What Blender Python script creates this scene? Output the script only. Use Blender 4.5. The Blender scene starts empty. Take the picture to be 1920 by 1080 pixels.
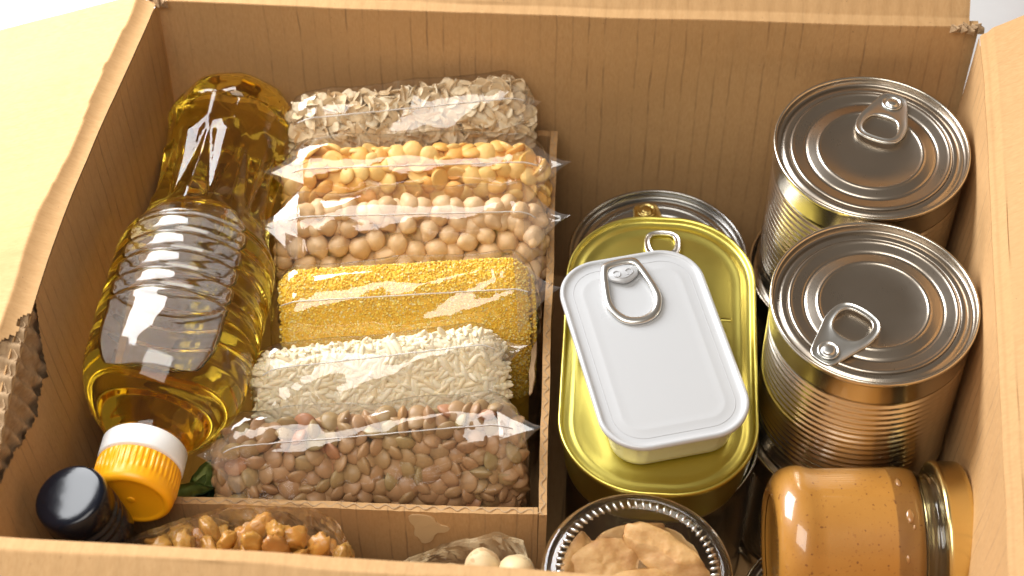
import bpy, bmesh, math, random
import numpy as np
from mathutils import Vector, Matrix, noise

S = 0.01                       # everything below is written in centimetres
rnd = random.Random(7)
rng = np.random.default_rng(7)
sc = bpy.context.scene
col = sc.collection

# ------------------------------------------------------------------ camera
CAM = np.array([24.275, -76.682, 93.151])
Rv = Vector((0.9974001, 0.07202487, 0.00233706))
Uv = Vector((-0.05726607, 0.77249929, 0.63242822))
Fv = Vector((-0.04374519, 0.6309178, -0.77461544))
cam_d = bpy.data.cameras.new('camera')
cam = bpy.data.objects.new('camera', cam_d); col.objects.link(cam)
cam_d.sensor_width = 36.0
cam_d.lens = 36.0 * 3733.0 / 1920.0
cam_d.clip_start = 0.02; cam_d.clip_end = 50.0
m = Matrix.Identity(4)
for i in range(3):
    m[i][0] = Rv[i]; m[i][1] = Uv[i]; m[i][2] = -Fv[i]; m[i][3] = CAM[i] * S
cam.matrix_world = m
cam_d.dof.use_dof = True
cam_d.dof.focus_distance = 0.97
cam_d.dof.aperture_fstop = 9.0
sc.camera = cam

# ------------------------------------------------------------------ world and lamps
w = bpy.data.worlds.new('World'); sc.world = w; w.use_nodes = True
bg = w.node_tree.nodes['Background']
bg.inputs[0].default_value = (1.0, 0.85, 0.70, 1); bg.inputs[1].default_value = 0.17

def area(name, loc, target, sx, sy, power, color):
    d = bpy.data.lights.new(name, 'AREA'); d.shape = 'RECTANGLE'
    d.size = sx * S; d.size_y = sy * S; d.energy = power; d.color = color
    o = bpy.data.objects.new(name, d); col.objects.link(o)
    o.location = Vector(loc) * S
    o.rotation_euler = (Vector(target) - Vector(loc)).to_track_quat('-Z', 'Y').to_euler()
    return o
area('window_softbox', (-38, 24, 61), (12, -14, 14), 62, 60, 18.0, (0.97, 0.985, 1.0))
area('overhead_softbox', (2, -58, 116), (18, -14, 14), 72, 56, 8.2, (1.0, 0.96, 0.89))

sc.view_settings.view_transform = 'Standard'; sc.view_settings.look = 'None'
sc.view_settings.exposure = 0.0; sc.view_settings.gamma = 1.0
sc.view_settings.use_curve_mapping = False
sc.render.engine = 'CYCLES'
cy = sc.cycles
cy.use_denoising = True
cy.max_bounces = 14; cy.diffuse_bounces = 5; cy.glossy_bounces = 6
cy.transmission_bounces = 12; cy.transparent_max_bounces = 24
cy.sample_clamp_indirect = 6.0
cy.blur_glossy = 0.5

# ------------------------------------------------------------------ object helpers
def tag(o, label=None, cat=None, group=None, kind=None):
    if label: o['label'] = label
    if cat: o['category'] = cat
    if group: o['group'] = group
    if kind: o['kind'] = kind
    return o

def thing(name, base, label, cat, group=None):
    o = bpy.data.objects.new(name, None); col.objects.link(o)
    o.empty_display_size = 0.01
    o.location = Vector(base) * S
    o['base'] = [float(b) for b in base]
    tag(o, label, cat, group)
    return o

def base_of(parent):
    p = parent; b = Vector((0, 0, 0))
    while p is not None:
        if 'base' in p: b = b + Vector(p['base'])
        p = p.parent
    return b

def mesh_data(name, V, F, mat=None, smooth=True, base=(0, 0, 0)):
    me = bpy.data.meshes.new(name)
    V = (np.asarray(V, float) - np.asarray(base, float)) * S
    me.from_pydata(V.tolist(), [], [list(map(int, f)) for f in F])
    me.update()
    if smooth: me.polygons.foreach_set('use_smooth', [True] * len(me.polygons))
    if mat: me.materials.append(mat)
    return me

def build(name, V, F, mat, parent=None, smooth=True, fix=False):
    """V in world centimetres; parent (an empty or a part) keeps them where they are."""
    b = base_of(parent)
    me = mesh_data(name, V, F, mat, smooth, b)
    if fix:
        bm = bmesh.new(); bm.from_mesh(me)
        bmesh.ops.recalc_face_normals(bm, faces=bm.faces); bm.to_mesh(me); bm.free()
    o = bpy.data.objects.new(name, me); col.objects.link(o)
    o.parent = parent
    return o

class MB:
    def __init__(self): self.V = []; self.F = []
    def add(self, V, F):
        n = len(self.V); self.V.extend([tuple(map(float, v)) for v in V])
        self.F.extend([[i + n for i in f] for f in F]); return self
    def build(self, name, mat, parent=None, smooth=True, fix=False):
        return build(name, self.V, self.F, mat, parent, smooth, fix)

def grid_faces(nr, nc, closed_c=False, closed_r=False, flip=False, off=0):
    F = []
    for i in range(nr if closed_r else nr - 1):
        for j in range(nc if closed_c else nc - 1):
            a = i * nc + j; b = i * nc + (j + 1) % nc
            c = ((i + 1) % nr) * nc + (j + 1) % nc; d = ((i + 1) % nr) * nc + j
            F.append([off + k for k in ((a, b, c, d) if not flip else (a, d, c, b))])
    return F

def lathe(profile, n=96, closed=False, cap0=False, cap1=False, mod=None):
    """profile: (r, z) rows. mod(r, z, angle) -> r"""
    V = []
    for (r, z) in profile:
        for j in range(n):
            a = 2 * math.pi * j / n
            rr = mod(r, z, a) if mod else r
            V.append((rr * math.cos(a), rr * math.sin(a), z))
    F = grid_faces(len(profile), n, True, closed)
    if cap0: F.append(list(range(n))[::-1])
    if cap1: F.append([(len(profile) - 1) * n + j for j in range(n)])
    return V, F

def xf(V, M):
    A = np.asarray(V, float); M = np.asarray(M, float)
    return A @ M[:3, :3].T + M[:3, 3]

def place(loc, rz=0.0, tilt=None):
    M = Matrix.Translation(Vector(loc))
    if tilt is not None: M = M @ tilt
    return M @ Matrix.Rotation(rz, 4, 'Z')

def axis_frame(p0, p1, up=(0, 0, 1)):
    """local +Z runs from p0 to p1, local +Y leans to up"""
    p0 = Vector(p0); z = (Vector(p1) - p0).normalized(); up = Vector(up)
    y = (up - z * up.dot(z)).normalized(); x = y.cross(z)
    M = Matrix.Identity(4)
    for i in range(3): M[i][0] = x[i]; M[i][1] = y[i]; M[i][2] = z[i]; M[i][3] = p0[i]
    return M

def smoothpoly(P, it=3, closed=True):
    P = [np.asarray(p, float) for p in P]
    for _ in range(it):
        Q = []
        n = len(P)
        for i in range(n if closed else n - 1):
            a, b = P[i], P[(i + 1) % n]
            Q += [a * .75 + b * .25, a * .25 + b * .75]
        P = Q
    return np.array(P)

def resample(P, n, closed=True):
    P = np.asarray(P, float)
    if closed: P = np.vstack([P, P[:1]])
    d = np.r_[0, np.cumsum(np.linalg.norm(np.diff(P, axis=0), axis=1))]
    t = np.linspace(0, d[-1], n + 1)[:-1] if closed else np.linspace(0, d[-1], n)
    return np.stack([np.interp(t, d, P[:, k]) for k in range(P.shape[1])], 1)

def tube(path, r, n=6, closed=False):
    P = [Vector(p) for p in path]; V = []; m_ = len(P)
    for i, p in enumerate(P):
        a = P[(i - 1) % m_] if (closed or i) else P[0]
        b = P[(i + 1) % m_] if (closed or i < m_ - 1) else P[-1]
        t = (b - a).normalized()
        u = t.cross(Vector((0.13, 0.21, 1))).normalized(); v = t.cross(u)
        for k in range(n):
            an = 2 * math.pi * k / n
            q = p + (u * math.cos(an) + v * math.sin(an)) * r
            V.append(tuple(q))
    F = grid_faces(m_, n, True, closed)
    if not closed: F += [list(range(n))[::-1], [(m_ - 1) * n + k for k in range(n)]]
    return V, F

def fbm(p, o=3): return noise.fractal(Vector(p), 1.0, 2.0, o)

# ------------------------------------------------------------------ materials
def newmat(name):
    mt = bpy.data.materials.new(name); mt.use_nodes = True
    nt = mt.node_tree; nt.nodes.clear()
    out = nt.nodes.new('ShaderNodeOutputMaterial')
    return mt, nt, out
def N(nt, t, **kw):
    n = nt.nodes.new(t)
    for k, v in kw.items():
        if k in n.inputs: n.inputs[k].default_value = v
        else: setattr(n, k, v)
    return n
def principled(name, color, rough=.5, metal=0, **kw):
    mt, nt, out = newmat(name)
    p = N(nt, 'ShaderNodeBsdfPrincipled')
    p.inputs['Base Color'].default_value = (*color, 1)
    p.inputs['Roughness'].default_value = rough; p.inputs['Metallic'].default_value = metal
    for k, v in kw.items(): p.inputs[k].default_value = v
    nt.links.new(p.outputs[0], out.inputs[0])
    return mt, nt, p
def ramp(nt, stops):
    r = N(nt, 'ShaderNodeValToRGB'); cr = r.color_ramp
    while len(cr.elements) < len(stops): cr.elements.new(0.5)
    for e, (pos, c) in zip(cr.elements, stops): e.position = pos; e.color = (*c, 1)
    return r
def texco(nt, scale=(1, 1, 1)):
    tc = N(nt, 'ShaderNodeTexCoord'); mp = N(nt, 'ShaderNodeMapping')
    mp.inputs['Scale'].default_value = scale
    nt.links.new(tc.outputs['Object'], mp.inputs[0]); return mp.outputs[0]
def math_(nt, op, a, b=None, c=None):
    n = N(nt, 'ShaderNodeMath', operation=op)
    for i, v in enumerate((a, b, c)):
        if v is None: continue
        if isinstance(v, (int, float)): n.inputs[i].default_value = v
        else: nt.links.new(v, n.inputs[i])
    return n.outputs[0]
def noise_(nt, vec, scale, detail=3, rough=.5):
    n = N(nt, 'ShaderNodeTexNoise'); n.inputs['Scale'].default_value = scale
    n.inputs['Detail'].default_value = detail; n.inputs['Roughness'].default_value = rough
    nt.links.new(vec, n.inputs['Vector']); return n.outputs['Fac']
def mixc(nt, fac, a, b, mode='MIX'):
    n = N(nt, 'ShaderNodeMix', data_type='RGBA', blend_type=mode)
    for i, v in ((0, fac), (6, a), (7, b)):
        if isinstance(v, (int, float)): n.inputs[i].default_value = v
        elif isinstance(v, tuple): n.inputs[i].default_value = (*v, 1)
        else: nt.links.new(v, n.inputs[i])
    return n.outputs[2]
def bump(nt, h, strength, dist, p):
    b = N(nt, 'ShaderNodeBump'); b.inputs['Strength'].default_value = strength
    b.inputs['Distance'].default_value = dist
    nt.links.new(h, b.inputs['Height']); nt.links.new(b.outputs[0], p.inputs['Normal']); return b

def cardboard(name, axis, tint=1.0, pitch=0.0085, groove=.85):
    mt, nt, p = principled(name, (.5, .34, .19), .82)
    p.inputs['Specular IOR Level'].default_value = .25
    v = texco(nt); sep = N(nt, 'ShaderNodeSeparateXYZ'); nt.links.new(v, sep.inputs[0])
    # flute lines: narrow soft grooves across one axis
    wob = noise_(nt, v, 25, 2)
    s = math_(nt, 'ADD', math_(nt, 'DIVIDE', sep.outputs[axis], pitch), math_(nt, 'MULTIPLY', wob, .35))
    fr = math_(nt, 'FRACT', s)
    d = math_(nt, 'ABSOLUTE', math_(nt, 'SUBTRACT', fr, .5))
    line = math_(nt, 'SUBTRACT', 1.0, math_(nt, 'MINIMUM', math_(nt, 'DIVIDE', d, .085), 1.0))
    breakup = noise_(nt, texco(nt, (1, 1, 1)), 38, 3, .6)
    br = math_(nt, 'MINIMUM', math_(nt, 'MAXIMUM', math_(nt, 'MULTIPLY', math_(nt, 'SUBTRACT', breakup, .38), 4.5), 0.0), 1.0)
    line = math_(nt, 'MULTIPLY', line, br)
    wn = N(nt, 'ShaderNodeTexWhiteNoise', noise_dimensions='1D'); nt.links.new(math_(nt, 'FLOOR', s), wn.inputs['W'])
    line = math_(nt, 'MULTIPLY', line, math_(nt, 'ADD', math_(nt, 'MULTIPLY', wn.outputs['Value'], .75), .25))
    fib = noise_(nt, texco(nt, tuple(900 if k == axis else 260 for k in range(3))), 1.0, 4, .6)
    big = noise_(nt, v, 12, 4, .55)
    c1 = ramp(nt, [(.25, (.45 * tint, .250 * tint, .102 * tint)), (.75, (.60 * tint, .372 * tint, .176 * tint))])
    nt.links.new(fib, c1.inputs[0])
    c2 = mixc(nt, big, c1.outputs[0], (.53 * tint, .315 * tint, .139 * tint))
    spk = noise_(nt, v, 700, 2, .5)
    sp = math_(nt, 'GREATER_THAN', spk, .745)
    c3 = mixc(nt, math_(nt, 'MULTIPLY', sp, .55), c2, (.22, .13, .07))
    c4 = mixc(nt, math_(nt, 'MULTIPLY', line, groove), c3, (.25, .15, .075))
    st = noise_(nt, v, 17, 5, .62); stf = math_(nt, 'MULTIPLY', math_(nt, 'MAXIMUM', math_(nt, 'SUBTRACT', st, .56), 0.0), 1.6)
    c4 = mixc(nt, stf, c4, (.34 * tint, .20 * tint, .085 * tint))
    nt.links.new(c4, p.inputs['Base Color'])
    hgt = math_(nt, 'ADD', math_(nt, 'MULTIPLY', fib, .12), math_(nt, 'MULTIPLY', line, -.6 * groove))
    wave = math_(nt, 'SINE', math_(nt, 'MULTIPLY', s, 2 * math.pi))
    hgt = math_(nt, 'ADD', hgt, math_(nt, 'MULTIPLY', wave, .16))
    bump(nt, hgt, .55, .0006, p)
    return mt
CB = [cardboard('kraft_cardboard_x', 0), cardboard('kraft_cardboard_y', 1)]
CBF = [cardboard('flap_kraft_x', 0, groove=.16), cardboard('flap_kraft_y', 1, groove=.16)]
CBI = [cardboard('inner_kraft_x', 0, .93, .0075), cardboard('inner_kraft_y', 1, .93, .0075)]
M = {}
def raw_board():
    mt, nt, p = principled('torn_cardboard', (.4, .26, .14), .95)
    f = noise_(nt, texco(nt, (500, 180, 500)), 1.0, 5, .7)
    r = ramp(nt, [(.2, (.30, .185, .095)), (.8, (.54, .37, .21))]); nt.links.new(f, r.inputs[0])
    nt.links.new(r.outputs[0], p.inputs['Base Color']); bump(nt, f, .8, .0008, p); return mt
M['raw'] = raw_board()

def tin(name, color, rough, scratch=.12, aniso=0):
    mt, nt, p = principled(name, color, rough, 1.0)
    v = texco(nt)
    a = noise_(nt, v, 60, 5, .65); b = noise_(nt, texco(nt, (2200, 300, 800)), 1.0, 2)
    r = math_(nt, 'ADD', rough - scratch * .5, math_(nt, 'MULTIPLY', math_(nt, 'ADD', math_(nt, 'MULTIPLY', a, .7), math_(nt, 'MULTIPLY', b, .3)), scratch))
    nt.links.new(r, p.inputs['Roughness'])
    g = noise_(nt, v, 900, 2); bump(nt, g, .06, .0003, p)
    dk = mixc(nt, math_(nt, 'MULTIPLY', a, .35), tuple(color), tuple(c * .78 for c in color))
    nt.links.new(dk, p.inputs['Base Color'])
    return mt
M['tin'] = tin('tinplate', (.76, .69, .58), .23)
M['tin_lid'] = tin('tinplate_lid', (.54, .47, .39), .29, .16)
M['tab'] = tin('tab_metal', (.84, .83, .79), .30)
M['dark_tin'] = tin('dark_tinplate', (.40, .39, .37), .25)
M['gold'] = tin('gold_lacquer', (.68, .58, .135), .36, .14)
M['gold_lid'] = tin('gold_jar_lid', (.78, .62, .28), .26, .1)
M['gold_tab'] = tin('gold_tab', (.75, .58, .22), .3)
def white_paint():
    mt, nt, p = principled('white_enamel', (.47, .475, .485), .28)
    p.inputs['Coat Weight'].default_value = .35; p.inputs['Coat Roughness'].default_value = .12
    a = noise_(nt, texco(nt), 35, 4); r = math_(nt, 'ADD', .22, math_(nt, 'MULTIPLY', a, .16)); nt.links.new(r, p.inputs['Roughness'])
    return mt
M['white'] = white_paint()
M['scribe'] = principled('scored_line', (.42, .42, .43), .5)[0]

def film_mat(name, haze=.006, gain=2.1, rough=.05, bump_s=.12, scale=110):
    mt, nt, out = newmat(name)
    v = texco(nt)
    h = math_(nt, 'ADD', noise_(nt, v, scale, 3, .55), math_(nt, 'MULTIPLY', noise_(nt, texco(nt, (60, 190, 190)), 1.0, 2), .8))
    b = N(nt, 'ShaderNodeBump'); b.inputs['Strength'].default_value = bump_s; b.inputs['Distance'].default_value = .0009
    nt.links.new(h, b.inputs['Height'])
    lw_ = N(nt, 'ShaderNodeLayerWeight'); nt.links.new(b.outputs[0], lw_.inputs['Normal'])
    f5 = math_(nt, 'POWER', lw_.outputs['Facing'], 5.0)          # Schlick, the same from both sides
    fac = math_(nt, 'MINIMUM', math_(nt, 'MULTIPLY', math_(nt, 'ADD', math_(nt, 'MULTIPLY', f5, .55), .04), gain), .9)
    tr = N(nt, 'ShaderNodeBsdfTransparent'); tr.inputs[0].default_value = (.995, .995, .995, 1)
    df = N(nt, 'ShaderNodeBsdfDiffuse'); df.inputs[0].default_value = (.9, .9, .9, 1)
    gl = N(nt, 'ShaderNodeBsdfGlossy'); gl.inputs['Roughness'].default_value = rough; nt.links.new(b.outputs[0], gl.inputs['Normal'])
    m1 = N(nt, 'ShaderNodeMixShader'); m1.inputs[0].default_value = haze
    nt.links.new(tr.outputs[0], m1.inputs[1]); nt.links.new(df.outputs[0], m1.inputs[2])
    m2 = N(nt, 'ShaderNodeMixShader'); nt.links.new(fac, m2.inputs[0])
    nt.links.new(m1.outputs[0], m2.inputs[1]); nt.links.new(gl.outputs[0], m2.inputs[2])
    nt.links.new(m2.outputs[0], out.inputs[0])
    return mt
M['film'] = film_mat('clear_film')
M['seal'] = film_mat('film_seal', .42, 3.0, .15)
M['ear'] = film_mat('film_corner', .05, 3.2, .08, .25, 130)
M['glass'] = film_mat('jar_glass', .0, 1.6, .02, .05, 60)

def oil_mat():
    mt, nt, out = newmat('oil_in_clear_plastic')
    g = N(nt, 'ShaderNodeBsdfPrincipled'); g.inputs['Base Color'].default_value = (1, 1, 1, 1)
    g.inputs['Transmission Weight'].default_value = 1; g.inputs['IOR'].default_value = 1.46; g.inputs['Roughness'].default_value = .015
    tb = N(nt, 'ShaderNodeBsdfTransparent'); tb.inputs[0].default_value = (1, .93, .55, 1)
    mx = N(nt, 'ShaderNodeMixShader'); mx.inputs[0].default_value = .05
    nt.links.new(g.outputs[0], mx.inputs[1]); nt.links.new(tb.outputs[0], mx.inputs[2]); nt.links.new(mx.outputs[0], out.inputs[0])
    va = N(nt, 'ShaderNodeVolumeAbsorption'); va.inputs[0].default_value = (1.0, .865, .0, 1); va.inputs[1].default_value = 18.0
    nt.links.new(va.outputs[0], out.inputs['Volume'])
    return mt
M['oil'] = oil_mat()
def solid_glass(name, c=(1, 1, 1)):
    return principled(name, c, .03, 0, **{'Transmission Weight': 1.0, 'IOR': 1.5})[0]
M['solid_glass'] = solid_glass('thick_glass', (.97, .98, .96))
M['orange'] = principled('orange_plastic', (.92, .41, .008), .36, 0, **{'Subsurface Weight': .15, 'Subsurface Radius': (.004, .002, .001)})[0]
M['ring'] = principled('white_plastic', (.82, .81, .79), .35)[0]
def blackcap():
    mt, nt, p = principled('black_glossy_cap', (.006, .007, .012), .16)
    p.inputs['Specular IOR Level'].default_value = .35
    a = noise_(nt, texco(nt), 45, 4, .6); r = math_(nt, 'ADD', .10, math_(nt, 'MULTIPLY', a, .14)); nt.links.new(r, p.inputs['Roughness'])
    bump(nt, noise_(nt, texco(nt), 350, 2), .08, .0004, p)
    return mt
M['black'] = blackcap()
M['dark_glass'] = principled('dark_bottle_glass', (.012, .009, .008), .08)[0]

def grain(name, stops, rough=.55, island=False, sss=.0, bscale=900, bstr=.35, spots=None, coat=0):
    mt, nt, p = principled(name + ('_heap' if island else ''), stops[0][1], rough)
    if island: src = N(nt, 'ShaderNodeNewGeometry').outputs['Random Per Island']
    else: src = N(nt, 'ShaderNodeObjectInfo').outputs['Random']
    r = ramp(nt, stops); nt.links.new(src, r.inputs[0])
    v = texco(nt); nz = noise_(nt, v, bscale, 3, .6)
    c = mixc(nt, math_(nt, 'MULTIPLY', nz, .55), r.outputs[0], tuple(.62 * x for x in stops[len(stops) // 2][1]), 'MIX')
    if spots:
        f = math_(nt, 'GREATER_THAN', noise_(nt, v, bscale * .6, 2), .63); c = mixc(nt, math_(nt, 'MULTIPLY', f, .5), c, spots)
    nt.links.new(c, p.inputs['Base Color'])
    bump(nt, nz, bstr, .0004, p)
    if sss:
        p.inputs['Subsurface Weight'].default_value = sss; p.inputs['Subsurface Radius'].default_value = (.003, .002, .001)
    p.inputs['Coat Weight'].default_value = coat
    return mt
GR = {
 'chickpea': dict(stops=[(0, (.64, .39, .18)), (.5, (.75, .49, .25)), (1, (.82, .57, .32))], rough=.5, bscale=500),
 'split_pea': dict(stops=[(0, (.84, .40, .06)), (.35, (.90, .50, .11)), (.7, (.92, .60, .20)), (1, (.86, .35, .045))], rough=.5, bscale=700),
 'lentil': dict(stops=[(0, (.40, .205, .10)), (.35, (.48, .27, .135)), (.65, (.40, .245, .11)), (.80, (.34, .245, .10)), (.92, (.45, .205, .10)), (.97, (.45, .16, .08)), (1, (.56, .38, .12))], rough=.45, bscale=900, bstr=.2),
 'oat_flake': dict(stops=[(0, (.76, .53, .28)), (.5, (.88, .70, .45)), (1, (.94, .82, .60))], rough=.7, bscale=1100),
 'rice_grain': dict(stops=[(0, (.93, .76, .47)), (.5, (.96, .83, .58)), (1, (.97, .87, .66))], rough=.4, bscale=600, bstr=.1, sss=.2),
 'corn_grit': dict(stops=[(0, (.92, .50, .01)), (.5, (.95, .63, .03)), (.8, (.96, .75, .15)), (1, (.95, .86, .50))], rough=.5, bscale=1500),
 'raisin': dict(stops=[(0, (.50, .19, .03)), (.4, (.56, .25, .045)), (.8, (.50, .265, .055)), (1, (.38, .13, .03))], rough=.35, bscale=260, bstr=.9, sss=.5),
 'hazelnut': dict(stops=[(0, (.66, .47, .24)), (1, (.76, .59, .34))], rough=.55, bscale=250, spots=(.45, .24, .1)),
}
GM = {k: (grain(k, **v), grain(k, island=True, **v)) for k, v in GR.items()}
def peanut():
    mt, nt, p = principled('peanut_butter', (.52, .27, .07), .35)
    v = texco(nt); a = noise_(nt, v, 30, 4); b = noise_(nt, v, 620, 2, .4); c_ = noise_(nt, v, 420, 1, .3)
    base = ramp(nt, [(.3, (.40, .175, .028)), (.7, (.47, .225, .045))]); nt.links.new(a, base.inputs[0])
    k = mixc(nt, math_(nt, 'MULTIPLY', math_(nt, 'GREATER_THAN', b, .68), .4), base.outputs[0], (.26, .09, .02))
    k = mixc(nt, math_(nt, 'MULTIPLY', math_(nt, 'GREATER_THAN', c_, .735), .75), k, (.16, .05, .015))
    nt.links.new(k, p.inputs['Base Color'])
    p.inputs['Coat Weight'].default_value = 1; p.inputs['Coat Roughness'].default_value = .03; p.inputs['Coat IOR'].default_value = 1.5
    bump(nt, b, .1, .0005, p)
    return mt
M['peanut'] = peanut()
def dried():
    mt, nt, p = principled('dried_fruit', (.6, .4, .18), .6)
    v = texco(nt); a = noise_(nt, v, 55, 6, .65); b = noise_(nt, v, 240, 5, .7)
    r = ramp(nt, [(.3, (.36, .16, .04)), (.5, (.50, .28, .095)), (.72, (.60, .38, .155))]); nt.links.new(a, r.inputs[0])
    nt.links.new(r.outputs[0], p.inputs['Base Color']); bump(nt, b, .45, .0012, p)
    p.inputs['Subsurface Weight'].default_value = .15; p.inputs['Subsurface Radius'].default_value = (.004, .002, .001)
    return mt
M['dried'] = dried()
M['leaf'] = principled('green_leaf', (.012, .032, .008), .45)[0]
M['leaf_edge'] = principled('leaf_stalk', (.20, .26, .04), .5)[0]
def marble():
    mt, nt, p = principled('pale_table', (.8, .79, .78), .4)
    a = noise_(nt, texco(nt), 5, 6, .6)
    r = ramp(nt, [(.35, (.72, .68, .67)), (.6, (.82, .81, .80))]); nt.links.new(a, r.inputs[0]); nt.links.new(r.outputs[0], p.inputs['Base Color'])
    return mt
M['table'] = marble()

# ------------------------------------------------------------------ table
tag(build('table_top', [(-150, -130, -.4), (190, -130, -.4), (190, 170, -.4), (-150, 170, -.4)], [(0, 1, 2, 3)], M['table'], smooth=False),
    'pale white table top under the cardboard box', 'table', kind='structure')

# ------------------------------------------------------------------ the large carton
H = 22.0
box = thing('cardboard_box', (21, -16, 0), 'large open kraft cardboard box with its flaps folded out, holding the groceries', 'box')
def largest(F):
    par = {}
    def find(a):
        while par.setdefault(a, a) != a: par[a] = par[par[a]]; a = par[a]
        return a
    for f in F:
        for k in f[1:]: par[find(k)] = find(f[0])
    cnt = {}
    for f in F: r = find(f[0]); cnt[r] = cnt.get(r, 0) + 1
    best = max(cnt, key=cnt.get)
    return [f for f in F if find(f[0]) == best]
def panel(name, fn, nu, nv, mat, th, parent, mask=None, nrm=None):
    """fn(u, v) -> point on the inner face; closed slab of thickness th pushed along -normal"""
    P = np.array([[fn(u, v) for v in np.linspace(0, 1, nv)] for u in np.linspace(0, 1, nu)])
    du = np.gradient(P, axis=0); dv = np.gradient(P, axis=1)
    n = np.cross(du, dv); n /= np.linalg.norm(n, axis=2, keepdims=True) + 1e-9
    if nrm is not None and (n.reshape(-1, 3).mean(0) @ np.asarray(nrm)) < 0: n = -n; fl = True
    else: fl = False
    if mask is not None:
        F = [f for f in grid_faces(nu, nv, flip=fl) if not mask(P.reshape(-1, 3)[f].mean(0))]
        F = largest(F)
        ids = sorted({i for f in F for i in f}); mp = {a: b for b, a in enumerate(ids)}
        return build(name, P.reshape(-1, 3)[ids], [[mp[i] for i in f] for f in F], mat, parent)
    Q = P - n * th
    A = np.vstack([P.reshape(-1, 3), Q.reshape(-1, 3)])
    k = nu * nv
    F = grid_faces(nu, nv, flip=fl) + grid_faces(nu, nv, flip=not fl, off=k)
    edge = [i * nv for i in range(nu)], [i * nv + nv - 1 for i in range(nu)], list(range(nv)), [(nu - 1) * nv + j for j in range(nv)]
    for q, e in enumerate(edge):
        for a, b in zip(e[:-1], e[1:]):
            f = [a, b, b + k, a + k]
            if (q in (1, 2)) != fl: f = f[::-1]
            F.append(f)
    o = build(name, A, F, mat, parent)
    bm = bmesh.new(); bm.from_mesh(o.data); bmesh.ops.recalc_face_normals(bm, faces=bm.faces); bm.to_mesh(o.data); bm.free()
    o.data.set_sharp_from_angle(angle=math.radians(50))
    return o
def wob(p, a, s): return a * fbm((p[0] * s, p[1] * s, p[2] * s))
def left_x(y, z):          # the left wall bulges outwards under the bottle
    t = min(max((-.8 - y) / 33.0, 0), 1)
    top = .4 - 1.75 * math.sin(math.pi * min(t * .82, 1)) ** 1.2 - .2 * t
    return top * (z / H) + .25 * (1 - z / H) + wob((0, y, z), .08, .12)
TH = .45
def back_y(x): return -.8 + 1.2 * x / 43.0
def f_back(u, v):
    x = .3 + 42.8 * u; z = H * v
    return (x, back_y(x) + wob((x, 0, z), .10, .11) - .35 * math.sin(math.pi * u) * (v - .4), z)
panel('wall', f_back, 60, 30, CB[0], TH, box, nrm=(0, -1, 0))
def right_x(y, z): return 43.0 - 1.3 * (-y / 33.7) ** 1.3 + wob((43, y, z), .10, .12) - .5 * (1 - z / H)
panel('wall', lambda u, v: (right_x(-33.6 * u + .4, H * v), .4 - 34.0 * u, H * v), 50, 30, CB[1], TH, box, nrm=(-1, 0, 0))
def front_y(x, z): return -33.65 + wob((x, -33, z), .12, .10)
panel('wall', lambda u, v: (-.6 + 42.6 * u, front_y(-.6 + 42.6 * u, H * v), H * v), 60, 24, CB[0], TH, box, nrm=(0, 1, 0))
panel('bottom', lambda u, v: (-.8 + 44.4 * u, -33.9 + 34.8 * v, .45), 8, 8, CB[0], .4, box, nrm=(0, 0, 1))
# --- left wall: inner liner with a torn hole, fluting and outer liner behind it
def tear_depth(y):          # how far below the fold the liner is gone
    a = (-21.2 - y) / 9.8
    if a < 0 or a > 1.0: return -1
    d = 3.3 * (min(a / .16, 1) ** .8) * (1 - max(a - .45, 0) / .62) + .45 * noise.noise(Vector((y * 1.3, 3.1, 0))) + .25 * noise.noise(Vector((y * 4.1, 7, 0)))
    return max(d, .12)
def tear_flap(y):
    a = (-21.9 - y) / 8.5
    if a < 0 or a > 1: return -1
    return 2.6 * min(a / .5, 1) * (1 - .35 * a) + .5 * noise.noise(Vector((y * 1.1, 9.1, 2))) + .2 * noise.noise(Vector((y * 4, 1, 2)))
lw = panel('wall', lambda u, v: (left_x(-.9 - 32.6 * u, H * v), -.9 - 32.6 * u, H * v), 260, 170, CB[1], TH, box,
           mask=lambda c: tear_depth(c[1]) > H - c[2], nrm=(1, 0, 0))
tag(lw, 'left wall with a torn patch showing the fluting')
panel('outer_liner', lambda u, v: (left_x(-.9 - 32.6 * u, H * v) - .5, -.9 - 32.6 * u, H * v - .02), 40, 12, CB[1], .06, lw, nrm=(1, 0, 0))
def flute(u, v):
    y = -20.6 - 11.2 * u; z = 17.2 + 4.75 * v
    wv = math.sin(2 * math.pi * (y + .35 * (z - 20) + .2 * noise.noise(Vector((y * .4, z * .5, 1)))) / .92)
    return (left_x(y, z) - .26 + .17 * wv * (.45 + .9 * abs(noise.noise(Vector((y * .33, z * .45, 3))) + .35)) + .16 * noise.noise(Vector((y * 1.4, z * 1.4, 5))) - .06 * (v > .93), y, z)
panel('fluting', flute, 190, 22, M['raw'], .04, lw, nrm=(1, 0, 0))

# --- flaps. a narrow scored band leads from each wall to its flap
def flap_left(u, v):
    y = -.95 - 32.4 * u
    bandw = 1.25 + .22 * math.sin(y * .42) * math.sin(y * .21 + 1) + .08 * noise.noise(Vector((y * .5, 0, 3)))
    L = 24.0 * v
    x0 = left_x(y, H) - .03; z0 = H + .03
    if L < bandw: return (x0 - L * .80, y, z0 + L * .42 - .10 * math.sin(math.pi * L / bandw))
    e = L - bandw
    return (x0 - bandw * .80 - e * .94, y, z0 + bandw * .42 - e * .36 + wob((e, y, 3), .12, .13))
def lin(a, b, n): return np.linspace(a, b, n)
def panel_nu(name, fn, U, Vv, mat, th, parent, nrm, mask=None):
    return panel(name, lambda u, v: fn(np.interp(u, np.linspace(0, 1, len(U)), U), np.interp(v, np.linspace(0, 1, len(Vv)), Vv)), len(U), len(Vv), mat, th, parent, mask=mask, nrm=nrm)
Vfl = np.r_[np.linspace(0, .16, 40), np.linspace(.17, 1, 20)]
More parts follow.
